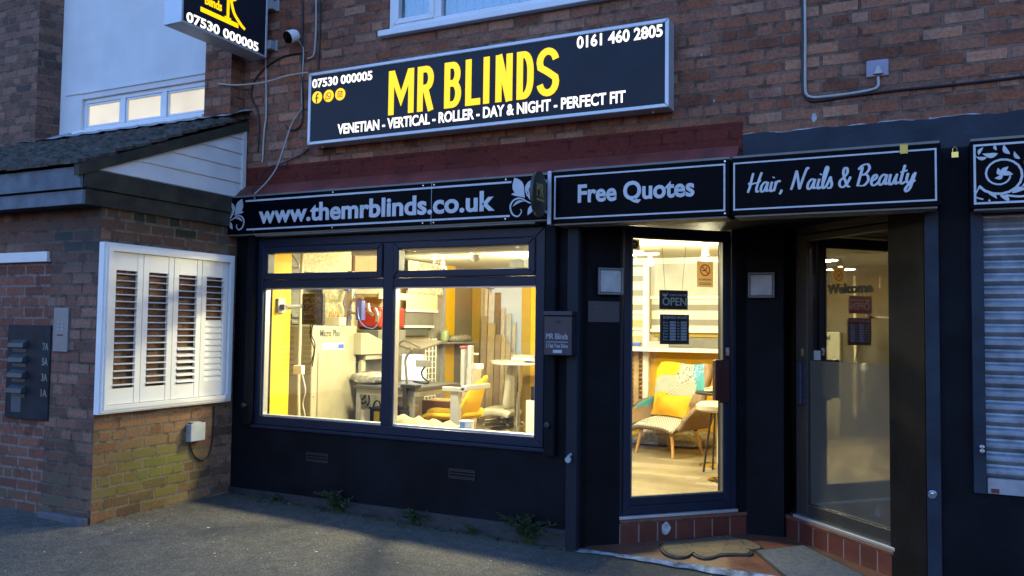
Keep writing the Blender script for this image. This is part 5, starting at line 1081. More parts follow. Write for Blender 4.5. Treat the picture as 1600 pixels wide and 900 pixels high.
# wrapped parcel on the bench
def lump(c, r, name, mt, label, cat, seed, flat=1.0):
    rd = random.Random(seed); b = MB(); n, m_ = 9, 14; v = []
    for i in range(n+1):
        a = math.pi*i/n-math.pi/2
        for j in range(m_):
            t_ = 2*math.pi*j/m_; k = 1+rd.uniform(-.13, .13); cx_ = math.copysign(abs(math.cos(t_))**.6, math.cos(t_)); cy_ = math.copysign(abs(math.sin(t_))**.6, math.sin(t_))
            v.append((c[0]+r[0]*math.cos(a)**.5*cx_*k if math.cos(a) > 1e-6 else c[0], c[1]+(r[1]*math.cos(a)**.5*cy_*k if math.cos(a) > 1e-6 else 0), c[2]+r[2]+r[2]*math.copysign(abs(math.sin(a))**.7, math.sin(a))*(k if math.sin(a) > 0 else 1)))
    f = [(i*m_+j, i*m_+(j+1) % m_, (i+1)*m_+(j+1) % m_, (i+1)*m_+j) for i in range(n) for j in range(m_)]; b.add(v, f); return tag(b.build(name, mt, smooth=True), label, cat)
q0, q1 = onY(553, 598, 1.75), onY(598, 578, 1.75); lump(((q0.x+q1.x)/2, 1.78, .951), ((q1.x-q0.x)/2, .13, .065), 'wrapped_parcel', M_PLASTICW, 'parcel wrapped in clear plastic lying on the left end of the workbench', 'parcel', 4)
# under the bench: power boxes
q0, q1 = onY(558, 659, 1.7), onY(570, 640, 1.7); b = MB(); b.box(q0.x, q1.x, 1.68, 1.8, .2, q1.z); tag(b.build('white_box', M_WHITE, bevel=.006), 'narrow white box standing under the workbench', 'box')
q0, q1 = onY(571, 659, 1.8), onY(603, 638, 1.8); o = thing('power_unit', ((q0.x+q1.x)/2, 1.9, .2), 'dark power unit with warning tag and plugs under the workbench', 'power unit')
b = MB(); b.box(q0.x+.02, q1.x+.1, 1.82, 2.1, .2, q1.z); b.build('case', M_DARKM, o, bevel=.01)
w_ = onY(588, 650, 1.81); b = MB(); b.box(w_.x-.035, w_.x+.035, 1.812, 1.8195, w_.z-.06, w_.z+.05); b.build('warning_tag', mat('yellow_tag', (.6, .42, .03), .5), o)
b = MB()
for l in ([(552, 612), (556, 622), (566, 624), (573, 615)], [(575, 612), (577, 626), (574, 634)], [(558, 622), (566, 630), (572, 628)], [(583, 637), (586, 628), (592, 627), (595, 637)]): b.tube(loc(l, 1.85), .009, 6)
b.build('cables', M_CABLEB, o)
# sample blinds on the left wall
def wall_blind(px0, px1, z0, z1, mt, label, bar=True, d=.05):
    y0, y1 = onX(px0, 500, XW).y, onX(px1, 500, XW).y; o = thing('sample_blind', (XW, (y0+y1)/2, z0), label, 'blind', 'sample blinds on the left wall')
    b = MB(); b.box(XW+d, XW+d+.006, y0, y1, z0, z1); b.build('fabric', mt, o)
    if bar: b = MB(); b.box(XW+d-.008, XW+d+.016, y0-.01, y1+.01, z0-.03, z0+.003); b.build('bottom_bar', M_WHITE, o, bevel=.005)
    return o
wall_blind(627, 682, 2.02, 2.45, patterned('floral_blind_fabric', (.62, .58, .44), (.10, .09, .05), 8, .5), 'floral roller blind sample, topmost on the left wall', False, .09)
wall_blind(627, 676, 1.80, 2.05, mat('beige_blind_fabric', (.60, .53, .36), .8), 'plain beige roller blind sample below the floral one', True, .07)
wall_blind(627, 672, 1.585, 1.82, mat('grey_blind_fabric', (.15, .15, .14), .8), 'grey roller blind sample with a white bar below the beige one', True, .05)
wall_blind(627, 666, 1.45, 1.60, mat('dark_blind_fabric', (.085, .09, .09), .8), 'dark grey roller blind sample, lowest on the left wall', False, .03)
b = MB(); y_ = onX(624, 500, -5.9).y; b.box(-5.95, -5.91, y_-.04, y_, .3, 2.5); tag(b.build('shelf_upright', M_CREAM), 'pale upright at the left edge of the sample blinds', 'upright')
b = MB(); y_ = onX(692, 500, -5.96).y; b.box(-5.985, -5.93, y_-.03, y_+.03, .2, 2.6); tag(b.build('shelf_upright', M_ALU), 'pale metal upright between the grey panel and the yellow stripe', 'upright')
# shelf with bagged stock
ys0, ys1 = onX(693, 533, -5.8).y, onX(736, 533, -5.8).y
b = MB(); b.box(-5.98, -5.72, ys0, ys1, 1.335, 1.36); tag(b.build('wall_shelf', mat('grey_shelf', (.24, .23, .20), .6), bevel=.003), 'grey wall shelf crossing the yellow stripe', 'shelf')
lump((-5.84, ys0+.52, 1.361), (.1, .32, .05), 'bagged_stock', M_PLASTICW, 'clear plastic bag of stock lying on the grey wall shelf', 'bag', 8)
lump((-5.84, ys0+.1, 1.361), (.05, .06, .085), 'green_bag', mat('pale_green_bag', (.35, .42, .25), .4, var=.3), 'small pale green bag at the near end of the grey wall shelf', 'bag', 9)
# folded board stand over the light panel
def flat(b, l, Y0, th=.02):
    q = [onY(x, y, Y) for (x, y), Y in zip(l, Y0)]; b.add(q+[v+Vector((0, 0, -th)) for v in q], [tuple(range(len(q))), tuple(range(2*len(q)-1, len(q)-1, -1))]+[(i, (i+1) % len(q), (i+1) % len(q)+len(q), i+len(q)) for i in range(len(q))])
b = MB(); flat(b, [(618, 537), (632, 531), (665, 529), (692, 533), (660, 545), (637, 543)], (2.3, 2.7, 2.9, 2.7, 2.2, 2.2)); tag(b.build('cutting_board', mat('grey_brown_board', (.11, .09, .06), .7, var=.3)), 'flat grey board resting above the bright light panel', 'board')
o = thing('light_panel', (-5.3, 2.45, .95), 'glaring white light panel standing on the workbench', 'light panel')
q0, q1 = onY(626, 597, 2.44), onY(663, 553, 2.44); b = MB(); b.box(q0.x, q1.x, 2.45, 2.5, .952, q1.z); b.build('case', M_WHITE, o, bevel=.004)
b = MB(); b.box(q0.x+.012, q1.x-.012, 2.444, 2.449, .962, q1.z-.012); b.build('diffuser', emit('light_panel_glow', (1, .97, .86), .11), o)
b = MB(); q0, q1 = onX(664, 595, -5.7), onX(681, 552, -5.7)
for i in range(4): y = q0.y+(q1.y-q0.y)*i/3; b.tube([(-5.7, y, .6), (-5.7, y, 1.42)], .008, 6)
for i in range(11): b.tube([(-5.7, q0.y, .65+i*.075), (-5.7, q1.y, .65+i*.075)], .006, 6)
tag(b.build('wire_rack', M_WHITE), 'white wire grid rack behind the light panel', 'rack')
# webcam and gooseneck on the bench
o = thing('bench_camera', (-4.6, 2, .95), 'small dark camera on a curling gooseneck on the workbench', 'camera'); q0, q1 = onY(651, 573, 2.0), onY(671, 564, 2.0)
b = MB(); b.box(q0.x, q1.x, 1.97, 2.05, q0.z, q1.z+.01); b.build('head', M_GRILL, o, bevel=.008)
b = MB(); b.tube(loc([(664, 573), (659, 581), (661, 590), (669, 596), (667, 599), (655, 598), (646, 596)], 1.98), .011, 8); b.build('gooseneck', M_CABLEB, o, smooth=True)
o = thing('bench_clamp', (-4.7, 1.55, .95), 'dark folding clamp arm fixed to the front edge of the workbench', 'clamp')
b = MB(); b.tube(loc([(644, 545), (634, 560), (634.5, 580), (636, 600)], 1.6), .014, 8); b.tube(loc([(618, 548), (631, 532), (656, 543)], 2.0), .01, 6); b.build('arm', mat('grey_brown_arm', (.10, .085, .06), .5), o)
b = MB(); q = onY(642, 600, 1.56); b.box(q.x-.09, q.x+.09, 1.5, 1.62, .951, .985); b.box(q.x-.06, q.x-.02, 1.5, 1.54, .72, .95); b.box(q.x-.075, q.x+.0, 1.48, 1.545, .62, .72); b.build('base', M_DARKM, o, bevel=.004)
# aluminium press frame at the bench end
o = thing('press_frame', (-4.3, 1.8, .2), 'aluminium extrusion press frame standing at the right end of the workbench', 'press')
def bar(b, x0, y0, x1, y1, Y, w_, dp=.05):
    p, q = onY(x0, y0, Y), onY(x1, y1, Y); b.box(min(p.x, q.x)-w_/2*(x0 == x1), max(p.x, q.x)+w_/2*(x0 == x1), Y, Y+dp, min(p.z, q.z)-w_/2*(y0 == y1), max(p.z, q.z)+w_/2*(y0 == y1))
b = MB(); p = onY(711, 610, 1.7); b.box(p.x-.045, p.x+.045, 1.68, 1.76, .2, p.z); b.build('post', M_ALU, o, bevel=.006)
b = MB(); p, q = onY(692, 607, 1.68), onY(727, 610, 1.68); b.box(p.x, q.x, 1.66, 1.72, p.z-.025, p.z+.02); p, q = onY(722, 604, 2.0), onY(748, 604, 2.0); b.box(p.x, q.x, 1.98, 2.04, p.z-.025, p.z+.025); p = onY(724, 607, 1.66); b.box(p.x-.03, p.x+.03, 1.66, 2.2, p.z-.025, p.z+.025); b.build('rail', M_ALU, o, bevel=.005)
b = MB()
p = onY(728, 600, 1.9)
for k in (-.035, .045): b.box(p.x+k-.022, p.x+k+.022, 1.88, 1.94, p.z-.02, onY(728, 545 if k < 0 else 540, 1.9).z)
b.build('column', M_ALU, o, bevel=.005)
b = MB(); p = onY(727, 543, 1.9); b.box(p.x-.05, p.x+.01, 1.87, 1.95, p.z-.01, p.z+.015); b.build('red_cap', mat('red_cap', (.4, .05, .03), .5), o, bevel=.004)
b = MB(); p = onY(745, 573, 2.0); b.box(p.x-.09, p.x+.05, 1.97, 2.06, p.z-.025, p.z+.03); p = onY(738, 553, 2.0); b.box(p.x-.03, p.x+.06, 1.98, 2.03, p.z-.01, p.z+.01); b.build('clamp_block', M_WHITE, o, bevel=.004)
# boxes under the bench
q0, q1 = onY(670, 662, 2.6), onY(716, 628, 2.6); b = MB(); b.box(q0.x-.1, q1.x, 2.6, 2.95, .2, q1.z); tag(b.build('cardboard_box', M_CARD, bevel=.006), 'open brown cardboard box on the floor behind the yellow chair', 'box')
q0, q1 = onY(625, 650, 2.6), onY(658, 632, 2.6); b = MB(); b.box(q0.x, q1.x, 2.2, 2.55, .2, q1.z); tag(b.build('cardboard_box', M_CARD, bevel=.006), 'brown cardboard box under the workbench behind the clamp', 'box')
q = onY(622, 632, 2.1); lump((q.x, 2.05, q.z-.12), (.14, .12, .13), 'plastic_bundle', M_PLASTICW, 'crumpled clear plastic bundle under the workbench at the mullion', 'bundle', 12)
q0, q1 = onY(712, 670, 3.3), onY(741, 625, 3.3); b = MB(); b.add([(q0.x, 3.3, .2), (q1.x, 3.3, .2), (q1.x-.02, 3.5, 1.05), (q0.x+.02, 3.5, 1.05), (q0.x, 3.33, .2), (q1.x, 3.33, .2), (q1.x-.02, 3.53, 1.05), (q0.x+.02, 3.53, 1.05)], [(0, 1, 2, 3), (7, 6, 5, 4), (1, 5, 6, 2), (0, 3, 7, 4), (3, 2, 6, 7)]); tag(b.build('leaning_card', mat('pale_card', (.42, .30, .20), .85, var=.2, vs=4)), 'sheet of brown card leaning behind the yellow chair', 'card')
# yellow swivel chair
def shell(P, name, mt, o, th=.03):     # curved shell from a grid of points
    n, m_ = len(P), len(P[0]); V = [Vector(p) for r in P for p in r]; N = []
    for i in range(n):
        for j in range(m_):
            a = Vector(P[min(i+1, n-1)][j])-Vector(P[max(i-1, 0)][j]); c = Vector(P[i][min(j+1, m_-1)])-Vector(P[i][max(j-1, 0)]); N.append(a.cross(c).normalized())
    v = V+[p-nn*th for p, nn in zip(V, N)]; k = n*m_; f = []
    for i in range(n-1):
        for j in range(m_-1): q = (i*m_+j, (i+1)*m_+j, (i+1)*m_+j+1, i*m_+j+1); f += [q, tuple(k+z for z in q[::-1])]
    ed = [i*m_ for i in range(n)]+[(n-1)*m_+j for j in range(1, m_)]+[i*m_+m_-1 for i in range(n-2, -1, -1)]+[j for j in range(m_-2, 0, -1)]
    for a, c in zip(ed, ed[1:]+ed[:1]): f.append((c, a, a+k, c+k))
    b = MB(); b.add(v, f); return b.build(name, mt, o, smooth=True, sub=1)
c0 = onZ(712, 646, .62); c0.y = 2.35; c0 = onY(712, 640, 2.35)
o = thing('yellow_chair', (c0.x, c0.y, .2), 'yellow upholstered swivel chair drawn up behind the workbench end', 'chair')
az = R_(205)
def ch(u, v_, z): u, v_ = u*1.22, v_*1.25; return (c0.x+u*math.cos(az)-v_*math.sin(az), c0.y+u*math.sin(az)+v_*math.cos(az), z)
seat = [[ch(.30-.55*i/7, (-.24+.48*j/6)*(1-.12*(i/7)), .64+.03*math.cos(j/6*6.28)*0+.05*abs(j/6*2-1)**2-.03*math.sin(i/7*3.14)-(.05 if i == 0 else 0)) for j in range(7)] for i in range(8)]
shell(seat[::-1], 'seat', M_YELF, o, .055)
back = [[ch(-.20-.10*(i/7)+.20*abs(j/8*2-1)**2.2*(1-.3*i/7), (-.27+.54*j/8)*(1-.25*(i/7)**2), .58+.47*(i/7)-.12*abs(j/8*2-1)**2*(i/7)) for j in range(9)] for i in range(8)]
shell(back, 'backrest', M_YELF, o, .05)
b = MB(); b.tube([ch(0, 0, .28), ch(0, 0, .6)], .028, 12); b.build('column', M_CHROME, o, smooth=True)
b = MB()
for k in range(5): a = k*1.2566; b.tube([ch(0, 0, .29), ch(.28*math.cos(a), .28*math.sin(a), .25)], [.022, .014], 8); b.lathe(ch(.28*math.cos(a), .28*math.sin(a), .2), [(.014, 0), (.026, .012), (.026, .032), (.014, .044)], 10)
b.build('star_base', M_CHROME, o, smooth=True)
# cloth and tape roll on the window board
b = MB(); n = 26; v = []; rd = random.Random(11); cx0, cx1 = onY(617, 660, .3).x, onY(722, 668, .3).x
for i in range(n+1):
    for j in range(7):
        x = cx0+(cx1-cx0)*i/n; k = 1-i/n; v.append((x, .12+.05*j, .757+(.002 if j in (0, 6) else (.03+.05*k+.018*math.sin(i*1.1+j)+rd.uniform(-.006, .006))*math.sin(math.pi*j/6)**.6)))
b.add(v, [(i*7+j, (i+1)*7+j, (i+1)*7+j+1, i*7+j+1) for i in range(n) for j in range(6)]); tag(b.build('folded_cloth', mat('pale_yellow_cloth', (.42, .35, .17), .85, var=.1), smooth=True), 'pale yellow cloth laid along the window board', 'cloth')
q0, q1 = onY(719, 670, .25), onY(739, 670, .25); r = (q1.x-q0.x)/2
o = thing('paper_roll', ((q0.x+q1.x)/2, .25, .756), 'white paper roll with a blue printed band standing on the window board', 'roll')
b = MB(); b.lathe(((q0.x+q1.x)/2, .25, .756), [(r, 0), (r, .075), (r*.45, .075), (r*.45, .03)], 28); b.build('roll', M_WHITE, o, smooth=True)
b = MB(); cxr = (q0.x+q1.x)/2; ang = [R_(-125+i*10) for i in range(6)]; v = [(cxr+(r+.002)*math.cos(a), .25+(r+.002)*math.sin(a), .756+z) for z in (.004, .066) for a in ang]; b.add(v, [(i, i+1, i+7, i+6) for i in range(5)]); b.build('printed_band', mat('blue_print', (.22, .32, .5), .5), o)
# boards standing in the far corner
BD = [(753.5, 762, 494, 5.36, (.36, .26, .16), 'tan board, leftmost of the boards in the corner'), (762.5, 773.5, 505, 5.30, (.40, .31, .17), 'broad honey coloured board, second from the left in the corner'), (774, 783, 523, 5.26, (.30, .21, .13), 'brown board in the middle of the corner boards'), (783.5, 790, 526, 5.22, (.43, .34, .20), 'narrow pale wood board right of the brown one'), (790.5, 797.5, 536, 5.18, (.38, .30, .19), 'short tan board near the right of the corner boards'), (798, 806, 552, 5.14, (.42, .33, .22), 'shortest tan board at the right of the corner boards'),
      (758, 762.5, 448, 5.44, (.62, .57, .5), 'tall cream strip behind the leftmost tan board'), (764, 773, 457, 5.43, (.58, .58, .60), 'tall whitish board behind the honey coloured board'), (774.5, 782, 457, 5.42, (.20, .15, .11), 'tall dark brown board behind the brown board'), (783.5, 789, 481, 5.40, (.55, .45, .38), 'pinkish strip behind the narrow pale board'), (792, 799, 490, 5.40, (.50, .50, .52), 'grey white strip with a slanted top in the corner'), (801, 806, 504, 5.38, (.55, .50, .46), 'slim pale strip furthest right in the corner')]
for i, (xa_, xb_, yt, Y, c_, lb) in enumerate(BD):
    p, q = onY(xa_, yt, Y), onY(xb_, yt, Y); b = MB(); tz = p.z; tl_ = .07
    v = [(p.x, Y-tl_, .2), (q.x, Y-tl_, .2), (q.x, Y, tz), (p.x, Y, tz)]; v += [(x, y+.022, z) for x, y, z in v]
    b.add(v, [(0, 1, 2, 3), (7, 6, 5, 4), (1, 5, 6, 2), (0, 3, 7, 4), (3, 2, 6, 7)]); tag(b.build('leaning_board', mat('board_%d_wood' % i, c_, .65, var=.14, vs=10), bevel=.002), lb, 'board', 'boards leaning in the far corner')
b = MB(); q = onY(765, 447, 5.40); b.box(q.x-.05, q.x+.06, 5.38, 5.44, q.z-.04, q.z+.06); tag(b.build('blue_sleeve', mat('blue_sleeve', (.10, .16, .5), .5)), 'blue sleeve on top of the whitish corner board', 'sleeve')
# bar table, cream chair, boxes
q = onZ(802, 669, .2); tcx, tcy = q.x+.03, 4.5; q = onY(808, 600, tcy); tcx = q.x
zt = onY(808, 566, tcy).z; r = abs(onY(771, 566, tcy).x-tcx)*.98
o = thing('bar_table', (tcx, tcy, .2), 'round white bar table on a chrome post behind the right display pane', 'table')
b = MB(); b.lathe((tcx, tcy, zt-.03), [(r-.02, 0), (r, .008), (r, .024), (r-.01, .03)], 48); b.build('table_top', M_WHITE, o, smooth=True)
b = MB(); b.lathe((tcx, tcy, .2), [(.04, .02), (.04, zt-.235)], 24); b.build('post', M_CHROME, o, smooth=True)
b = MB(); rb = abs(onY(766, 668, tcy).x-tcx)*.92; b.lathe((tcx, tcy, .2), [(rb, 0), (rb, .012), (rb*.7, .025), (.05, .05)], 48); b.build('base', M_CHROME, o, smooth=True)
for i, (dx, dy, w_, d_, h_, zz, c_, lb) in enumerate(((-.1, 0, .5, .3, .025, 0, (.45, .42, .36), 'open sample book lying lowest on the bar table'), (.12, .02, .34, .24, .045, .026, (.62, .62, .60), 'white sample book stacked on the open one on the bar table'), (.13, .01, .32, .22, .03, .072, (.36, .38, .36), 'thin grey green sample book on top of the stack on the bar table'))):
    b = MB(); b.box(tcx+dx-w_/2, tcx+dx+w_/2, tcy+dy-d_/2, tcy+dy+d_/2, zt+zz+.001, zt+zz+h_); tag(b.build('sample_book', mat('book_cover_%d' % i, c_, .5), bevel=.006), lb, 'book', 'sample books on the bar table')
M_WL = mat('white_leather', (.82, .77, .62), .5, var=.04)
cc = onY(785, 640, 4.75)
o = thing('cream_chair', (cc.x, 4.75, .2), 'cream leather swivel chair with tall back behind the bar table', 'chair')
def c2(u, v_, z): return (cc.x+u, 4.75+v_, z)
sz = onY(785, 637, 4.6).z
shell([[c2(-.27+.5*i/6, -.25+.5*j/6, sz+.01-.05*(abs(i/6*2-1)**3)-.03*(abs(j/6*2-1)**3)) for j in range(7)] for i in range(7)], 'seat', M_WL, o, .11)
bt = onY(790, 560, 4.75).z
shell([[c2(.20+.08*i/6-.05*abs(j/6*2-1)**2, -.24+.48*j/6, sz-.02+(bt-sz)*i/6-.05*abs(j/6*2-1)**3*(i/6)) for j in range(7)] for i in range(7)][::-1], 'backrest', M_WL, o, .08)
b = MB(); b.tube([c2(0, 0, .25), c2(0, 0, sz-.08)], .03, 12); b.build('column', M_CHROME, o, smooth=True)
b = MB()
for k in range(5): a = k*1.2566+.4; b.tube([c2(0, 0, .29), c2(.3*math.cos(a), .3*math.sin(a), .25)], [.024, .014], 8); b.lathe(c2(.3*math.cos(a), .3*math.sin(a), .2), [(.014, 0), (.026, .012), (.026, .032), (.014, .044)], 10)
b.build('star_base', M_CHROME, o, smooth=True)
q0, q1 = onY(821, 668, 4.0), onY(848, 627, 4.0); b = MB(); b.box(q0.x, q1.x, 4.0, 4.3, .2, q1.z); tag(b.build('white_cabinet', M_WHITE, bevel=.008), 'low white cabinet beside the bar table', 'cabinet')
o = thing('box_file', (q0.x+.2, 4.15, q1.z), 'dark box files standing on the low white cabinet', 'files')
for k in range(3): b = MB(); b.box(q0.x+.06+.11*k, q0.x+.155+.11*k, 4.02, 4.26, q1.z+.001, q1.z+.18+.05*k); b.build('file', M_DARKM if k != 1 else M_TAUPEF, o, bevel=.004)
# ceiling things seen through the top lights
q = onZ(743, 403, 2.36); o = thing('dome_camera', (q.x, q.y, 2.5), 'white dome camera hanging from the shop ceiling behind the right top light', 'camera')
b = MB(); b.lathe((q.x, q.y, 2.47), [(.05, 0), (.05, -.03), (.065, -.04), (.065, -.08)], 20); b.build('mount', M_WHITE, o, smooth=True)
b = MB(); b.lathe((q.x, q.y, 2.39), [(.062, 0), (.05, -.05), (.02, -.075)], 20); b.build('dome', mat('smoky_dome', (.2, .19, .17), .15), o, smooth=True)
q0, q1 = onY(797, 418, 2.6), onY(819, 405, 2.6); b = MB(); b.box(q0.x, q1.x, 2.6, 2.8, q0.z, q1.z); tag(b.build('blue_grey_box', mat('blue_grey_box', (.25, .30, .36), .6), bevel=.006), 'blue grey box hanging under the ceiling at the right of the top light', 'box')
b = MB(); p, q = onZ(655, 402, 2.44), onZ(735, 401, 2.44); b.tube([tuple(p), tuple(q)], .022, 8); tag(b.build('ceiling_conduit', M_WHITE, smooth=True), 'white conduit running across the shop ceiling to the dome camera', 'pipe')

# ================================================================ inside the shop, seen through the glass door
M_ZEBRA = patterned('zebra_fabric', (.24, .24, .235), (.62, .62, .61), 5.5, .42, 'bands')
def YD(x, y): return onY(x, y, 4.38)
dz = 4.38
o = thing('blind_display', (-2.3, 4.4, 1.36), 'white framed display wall with day and night blinds facing the glass door', 'display')
b = MB(); rail_z = YD(1050, 413).z; sz = YD(1050, 543).z
xl, xr = -3.3, -1.07; xp0, xp1 = YD(1007, 480).x, YD(1016, 480).x; xq = -1.25
b.box(xl, xr, 4.30, 4.419, rail_z, rail_z+.06); b.box(xl, xr, 4.33, 4.419, rail_z+.06, 2.468); b.box(xl, xr, 4.12, 4.419, sz-.05, sz); b.build('rail', M_UPVC, o, bevel=.005)
b = MB(); b.box(xp0, xp1, 4.31, 4.40, .2, rail_z); b.build('post', M_UPVC, o, bevel=.004)
b = MB(); b.box(xp1+.01, xr-.02, 4.36, 4.366, YD(1050, 463).z, rail_z); b.build('zebra_blind', mat('silver_blind', (.42, .43, .44), .6, var=.1), o)
b = MB(); b.box(xp1+.02, xr-.02, 4.375, 4.381, YD(1050, 515).z, YD(1050, 463).z); b.build('zebra_blind', M_ZEBRA, o)
b = MB(); b.box(xl, xp0-.01, 4.36, 4.366, YD(990, 488).z, rail_z); b.build('zebra_blind', M_ZEBRA, o)
b = MB(); b.box(xl, xp0-.01, 4.37, 4.376, sz+.05, YD(990, 489).z); b.build('tan_blind', patterned('tan_bands', (.45, .33, .18), (.60, .57, .48), 5, .5, 'bands'), o)
b = MB()
for z in (YD(1050, 463).z, YD(1050, 515).z): b.box(xp1+.005, xr-.02, 4.345, 4.385, z-.035, z+.005)
for z in (YD(990, 488).z, YD(990, 513).z): b.box(xl, xp0-.005, 4.345, 4.385, z-.025, z+.005)
b.build('bottom_bar', M_WHITE, o, bevel=.006)
b = MB(); b.box(xp1+.04, xr-.05, 4.395, 4.418, YD(1050, 526).z, YD(1050, 518).z); b.build('ochre_strip', M_OCHRE, o)
b = MB(); b.box(xp1+.1, xr-.05, 4.39, 4.418, sz+.005, YD(1050, 527).z); b.build('dark_strip', M_GRILL, o)
b = MB(); p, q = YD(975, 538), YD(1006, 537); b.tube([(p.x-.1, 4.25, sz+.035), (q.x, 4.25, sz+.035)], .022, 12); tag(b.build('blue_tube', mat('blue_tube', (.04, .12, .5), .35), smooth=True), 'bright blue tube lying on the left end of the display shelf', 'tube')
b = MB(); p, q = YD(1019, 540), YD(1053, 534); b.box(p.x, q.x, 4.14, 4.2, sz+.001, sz+.075); tag(b.build('headrail_offcut', M_ALU, bevel=.004), 'silver headrail offcut lying on the display shelf below the hours sign', 'headrail')
o = thing('wooden_venetian', (-3, 4.35, .3), 'wooden venetian blind below the display shelf at the left of the glass door', 'blind')
b = MB(); z = .42
while z < sz-.1: b.box(xl, xp0-.02, 4.335, 4.375, z, z+.012); z += .055
b.build('slats', M_OAK, o); b = MB(); p = YD(996, 600).x; b.box(p-.03, p+.03, 4.325, 4.332, .42, sz-.06); b.build('ladder_tape', mat('tan_tape', (.45, .32, .17), .8), o)
# plastic wrap along the wall foot
q0, q1 = onZ(985, 700, .2), onZ(1095, 698, .2)
for i in range(6):
    k = (i+.5)/6; lump((q0.x+(q1.x-q0.x)*k, 4.05+.1*(i % 2), .2), (.24, .15, .05+.02*(i % 3)), 'plastic_wrap', M_PLASTICW, ('crumpled clear plastic wrap heaped along the foot of the yellow wall'), 'plastic wrap', 20+i)['group'] = 'crumpled plastic wrap along the wall foot'
# patchwork armchair
PAL = [M_YELF, mat('pale_grey_patch', (.33, .35, .32), .9), patterned('crackle_patch', (.52, .50, .44), (.10, .09, .08), 17, .07, 'cells'), patterned('blue_crackle_patch', (.05, .25, .42), (.4, .52, .56), 20, .06, 'cells'), M_TAUPEF, mat('turquoise_patch', (.06, .30, .34), .9), patterned('grid_patch', (.52, .50, .43), (.20, .19, .16), 42, .5, 'check'), mat('tan_patch', (.26, .17, .095), .9)]
def armchair(base, az, label, seeds):
    o = thing('patchwork_armchair', base, label, 'armchair'); ca, sa = math.cos(az), math.sin(az)
    def L(u, v_, z): return Vector((base[0]+u*ca-v_*sa, base[1]+u*sa+v_*ca, base[2]+z))     # u to its left-right, v towards its back
    def patch(P, th, name, sd):
        n, m_ = len(P), len(P[0]); k = 3
        V = [Vector(p) for r in P for p in r]; N = []
        for i in range(n):
            for j in range(m_):
                a = P[min(i+1, n-1)][j]-P[max(i-1, 0)][j]; c = P[i][min(j+1, m_-1)]-P[i][max(j-1, 0)]; N.append(a.cross(c).normalized())
        v = V+[p-nn*th for p, nn in zip(V, N)]; kk = n*m_; b = MB()
        def near(i, j): return min(sd, key=lambda s_: (s_[0]-(j+.5)/(m_-1))**2+((s_[1]-(i+.5)/(n-1))*.9)**2)[2]
        fs_, ms = [], []
        for i in range(n-1):
            for j in range(m_-1): q = (i*m_+j, i*m_+j+1, (i+1)*m_+j+1, (i+1)*m_+j); fs_ += [q, tuple(kk+z for z in q[::-1])]; ms += [near(i, j), 4]
        ed = [j for j in range(m_)]+[i*m_+m_-1 for i in range(1, n)]+[(n-1)*m_+j for j in range(m_-2, -1, -1)]+[i*m_ for i in range(n-2, 0, -1)]
        for a, c in zip(ed, ed[1:]+ed[:1]): fs_.append((c, a, a+kk, c+kk)); ms.append(4)
        uvs = [(j/(m_-1)*.8, i/(n-1)*.8) for i in range(n) for j in range(m_)]*2
        for f_, mm_ in zip(fs_, ms): b.add([v[i] for i in f_], [tuple(range(len(f_)))], mm_, [uvs[i] for i in f_])
        ob = b.build(name, PAL, o, smooth=True); me = ob.data
        import bmesh
        bm = bmesh.new(); bm.from_mesh(me); bmesh.ops.remove_doubles(bm, verts=bm.verts, dist=1e-5); bmesh.ops.recalc_face_normals(bm, faces=bm.faces); bm.to_mesh(me); bm.free()
        for p in me.polygons: p.use_smooth = True
        return ob
    # backrest: winged, top edge dips in the middle
    def bk(s, t):   # s -1..1 across, t 0..1 up
        wd = .30+.08*t; top = 1+.10*abs(s)**1.5-.10*abs(s)**6
        return L(s*wd, .22+.16*t-.17*abs(s)**2.4, .40+.58*t*top-.08*(abs(s) > .95)*t)
    P = [[bk(-1+2*j/20, i/16) for j in range(21)] for i in range(17)]
    patch(P, -.07, 'backrest', [(.14, .9, 0), (.42, .8, 2), (.70, .85, 3), (.93, .92, 7), (.12, .58, 1), (.85, .66, 5), (.52, .5, 6), (.3, .35, 6), (.1, .25, 0), (.8, .35, 7), (.4, .1, 0)])
    P = [[L((-1+2*j/16)*(.31-.03*i/12), -.30+.55*i/12,   .40+.03*i/12-.045*(abs(-1+2*j/16)**4)-.075*(1-i/12)**4) for j in range(17)] for i in range(13)]
    patch(P, -.05, 'seat', [(.15, .2, 2), (.2, .7, 2), (.5, .2, 6), (.6, .5, 6), (.85, .4, 6), (.4, .6, 1), (.5, .85, 0)])
    for s in (-1, 1):
        P = [[L(s*(.31+.07*(i/8)+.02*math.sin(i/8*3)), .26-.50*j/10, .33+(i/8)*(.27-.13*(j/10)**2)*(1-.85*max(0, j/10-.6)**1.2)) for j in range(11)] for i in range(9)]
        if s > 0: P = [r[::-1] for r in P]
        patch(P, .055, 'arm', [(.2, .5, 7), (.75, .6, 7), (.5, .95, 5)] if s < 0 else [(.5, .5, 4)])
    for u, v_, du, dv in ((-.22, -.2, -.05, -.04), (.22, -.2, .05, -.04), (-.2, .2, -.04, .07), (.2, .2, .04, .07)):
        b = MB(); b.tube([L(u, v_, .30), L(u+du, v_+dv, .002)], [.022, .014], 12); lg = b.build('leg', M_OAK, o, smooth=True)
        b = MB(); b.tube([L(u, v_, .31), L(u+du*.13, v_+dv*.13, .26)], [.024, .0235], 12); b.build('ferrule', M_DARKM, lg, smooth=True)
    return o, L
base = onZ(1042, 704, .2); o, L = armchair((-2.36, 3.44, .2), R_(-27), 'patchwork armchair in yellow, turquoise and taupe on beech legs facing the glass door', 0)
